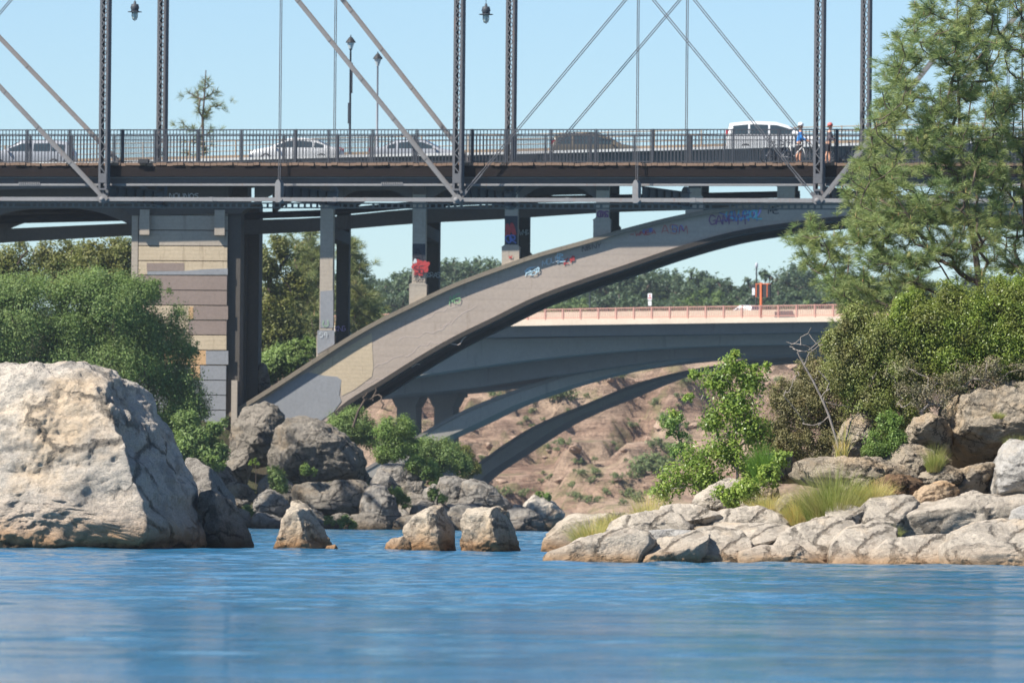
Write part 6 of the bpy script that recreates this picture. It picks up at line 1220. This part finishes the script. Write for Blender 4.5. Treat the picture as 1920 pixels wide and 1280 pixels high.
        o['label'] = f'{kind} tree on the wooded skyline {where}'; o['group'] = f'{kind} skyline trees {where}'
    # shrubs dotted over the cliff
    protos = []
    for k in range(3):
        t = thing('hill_shrub', 'x', 'shrub', (0, 0, 0), 0); r = random.Random(k + 50); bl = [(r.uniform(-.5, .5), r.uniform(-.4, .4), .3 + r.uniform(0, .35), r.uniform(.35, .6), r.uniform(.35, .6), r.uniform(.3, .45)) for j in range(5)]
        V, F, C = clumps(bl, 900, .16, seed=k + 9, per=16, csize=.4); link('foliage', mesh_np('foliage', V, F), m['leaf_hill'], t); link('stem', skel_mesh('stem', *skeleton([Vector((0, 0, -.3)), Vector((0, 0, .15))], [Vector(c) for c in C[:12]], r0=.015)), m['bark'], t); protos.append(t)
    used = [False] * 3
    def find(px, py):
        r = ray(px, py); ts = np.linspace(606, 800, 800) / r.y; xs = r.x * ts; ys = r.y * ts; zs = HC + r.z * ts; hz = hill_z(xs, ys); i = np.argmax(hz > zs); return (xs[i], ys[i], hz[i])
    spots = [(1045, 750, 1.5), (1062, 748, 1.6), (1030, 753, 1.0), (1050, 745, 1.4), (1170, 708, .9), (1060, 832, 1.0), (975, 800, .6), (1210, 882, 2.2), (1225, 885, 2.2), (1195, 890, 1.5), (1190, 910, 1.1), (1160, 900, .8), (1117, 890, .8), (1112, 900, .7), (1075, 928, .7), (1085, 935, .9), (1102, 938, .8), (1145, 925, .9), (1180, 930, 1.1), (1200, 935, 1.2), (1240, 925, 1.2), (1230, 840, 1.4), (1250, 850, 1.5), (1240, 870, 1.3), (1255, 800, 1.3), (1245, 790, 1.2), (930, 740, .9), (1100, 742, .6), (905, 860, .7), (925, 925, 1.0), (950, 935, 1.1), (985, 935, .9), (740, 790, .7), (910, 700, .6), (940, 733, .7), (1290, 720, .9), (1460, 715, .9), (1520, 720, .9), (1180, 745, .5), (1150, 835, .6), (1230, 760, .9), (1000, 770, .5), (1120, 720, .5), (1210, 730, .6), (1310, 700, .8), (1090, 870, .6), (1030, 900, .5)]
    spots += [(rg.uniform(900, 1300), rg.uniform(690, 945), rg.uniform(.3, .8)) for _ in range(50)]
    for i, (px, py, s) in enumerate(spots):
        k = i % 3; o = protos[k] if not used[k] else copy_tree(protos[k]); used[k] = True; o.location = find(px, py + 4); o.scale = (s, s, s * .8); o.rotation_euler = (0, 0, rg.uniform(0, 6.28))
        w = 'between the two far arches' if py < 905 - (px - 900) * .55 else 'low on the slope below the farther arch' if py > 870 else 'on the slope right of the farther arch'; z = 'larger' if s > 1.2 else 'small'
        o['label'] = f'{z} green shrub growing on the eroded hillside {w}'; o['group'] = f'{z} hillside shrubs {w}'

    pr = [ch for ch in COL.objects if ch.name.split('.')[0] == 'stone'][:4]; n = NT('hill_rock_face'); f = n.noise(n.coord(), 1.6, 6, .7)
    hm = n.done(n.ramp(f, [(.35, (.17, .11, .08)), (.5, (.42, .29, .21)), (.68, (.52, .40, .30))]), .95, n.bump(f, 1, .5), .1); mes = []
    for o in pr: me = o.data.copy(); me.materials.clear(); me.materials.append(hm); mes.append(me)
    for i in range(90):
        px, py = rg.uniform(670, 1560), rg.uniform(690, 935); q = find(px, py); s_ = rg.uniform(.2, .8); o = bpy.data.objects.new('hill_rock', mes[i % 4]); COL.objects.link(o)
        o.location = (q[0], q[1] + s_ * .3, q[2] - s_ * .1); o.scale = (s_ * 1.4, s_, s_ * .8); o.rotation_euler = (rg.uniform(-.4, .4), rg.uniform(-.4, .4), rg.uniform(0, 6.3)); tag(o, 'brown rock jutting from the eroded hillside across the river', 'rock', 'rocks jutting from the eroded hillside')

sky(); water(); setting(); haze()
_, ZPL = truss(); _, ZA = arch_bridge(); _, ZF = far_bridge()
cars(ZA); people(ZPL); lamps(ZA, ZF); rocks(); vegetation()
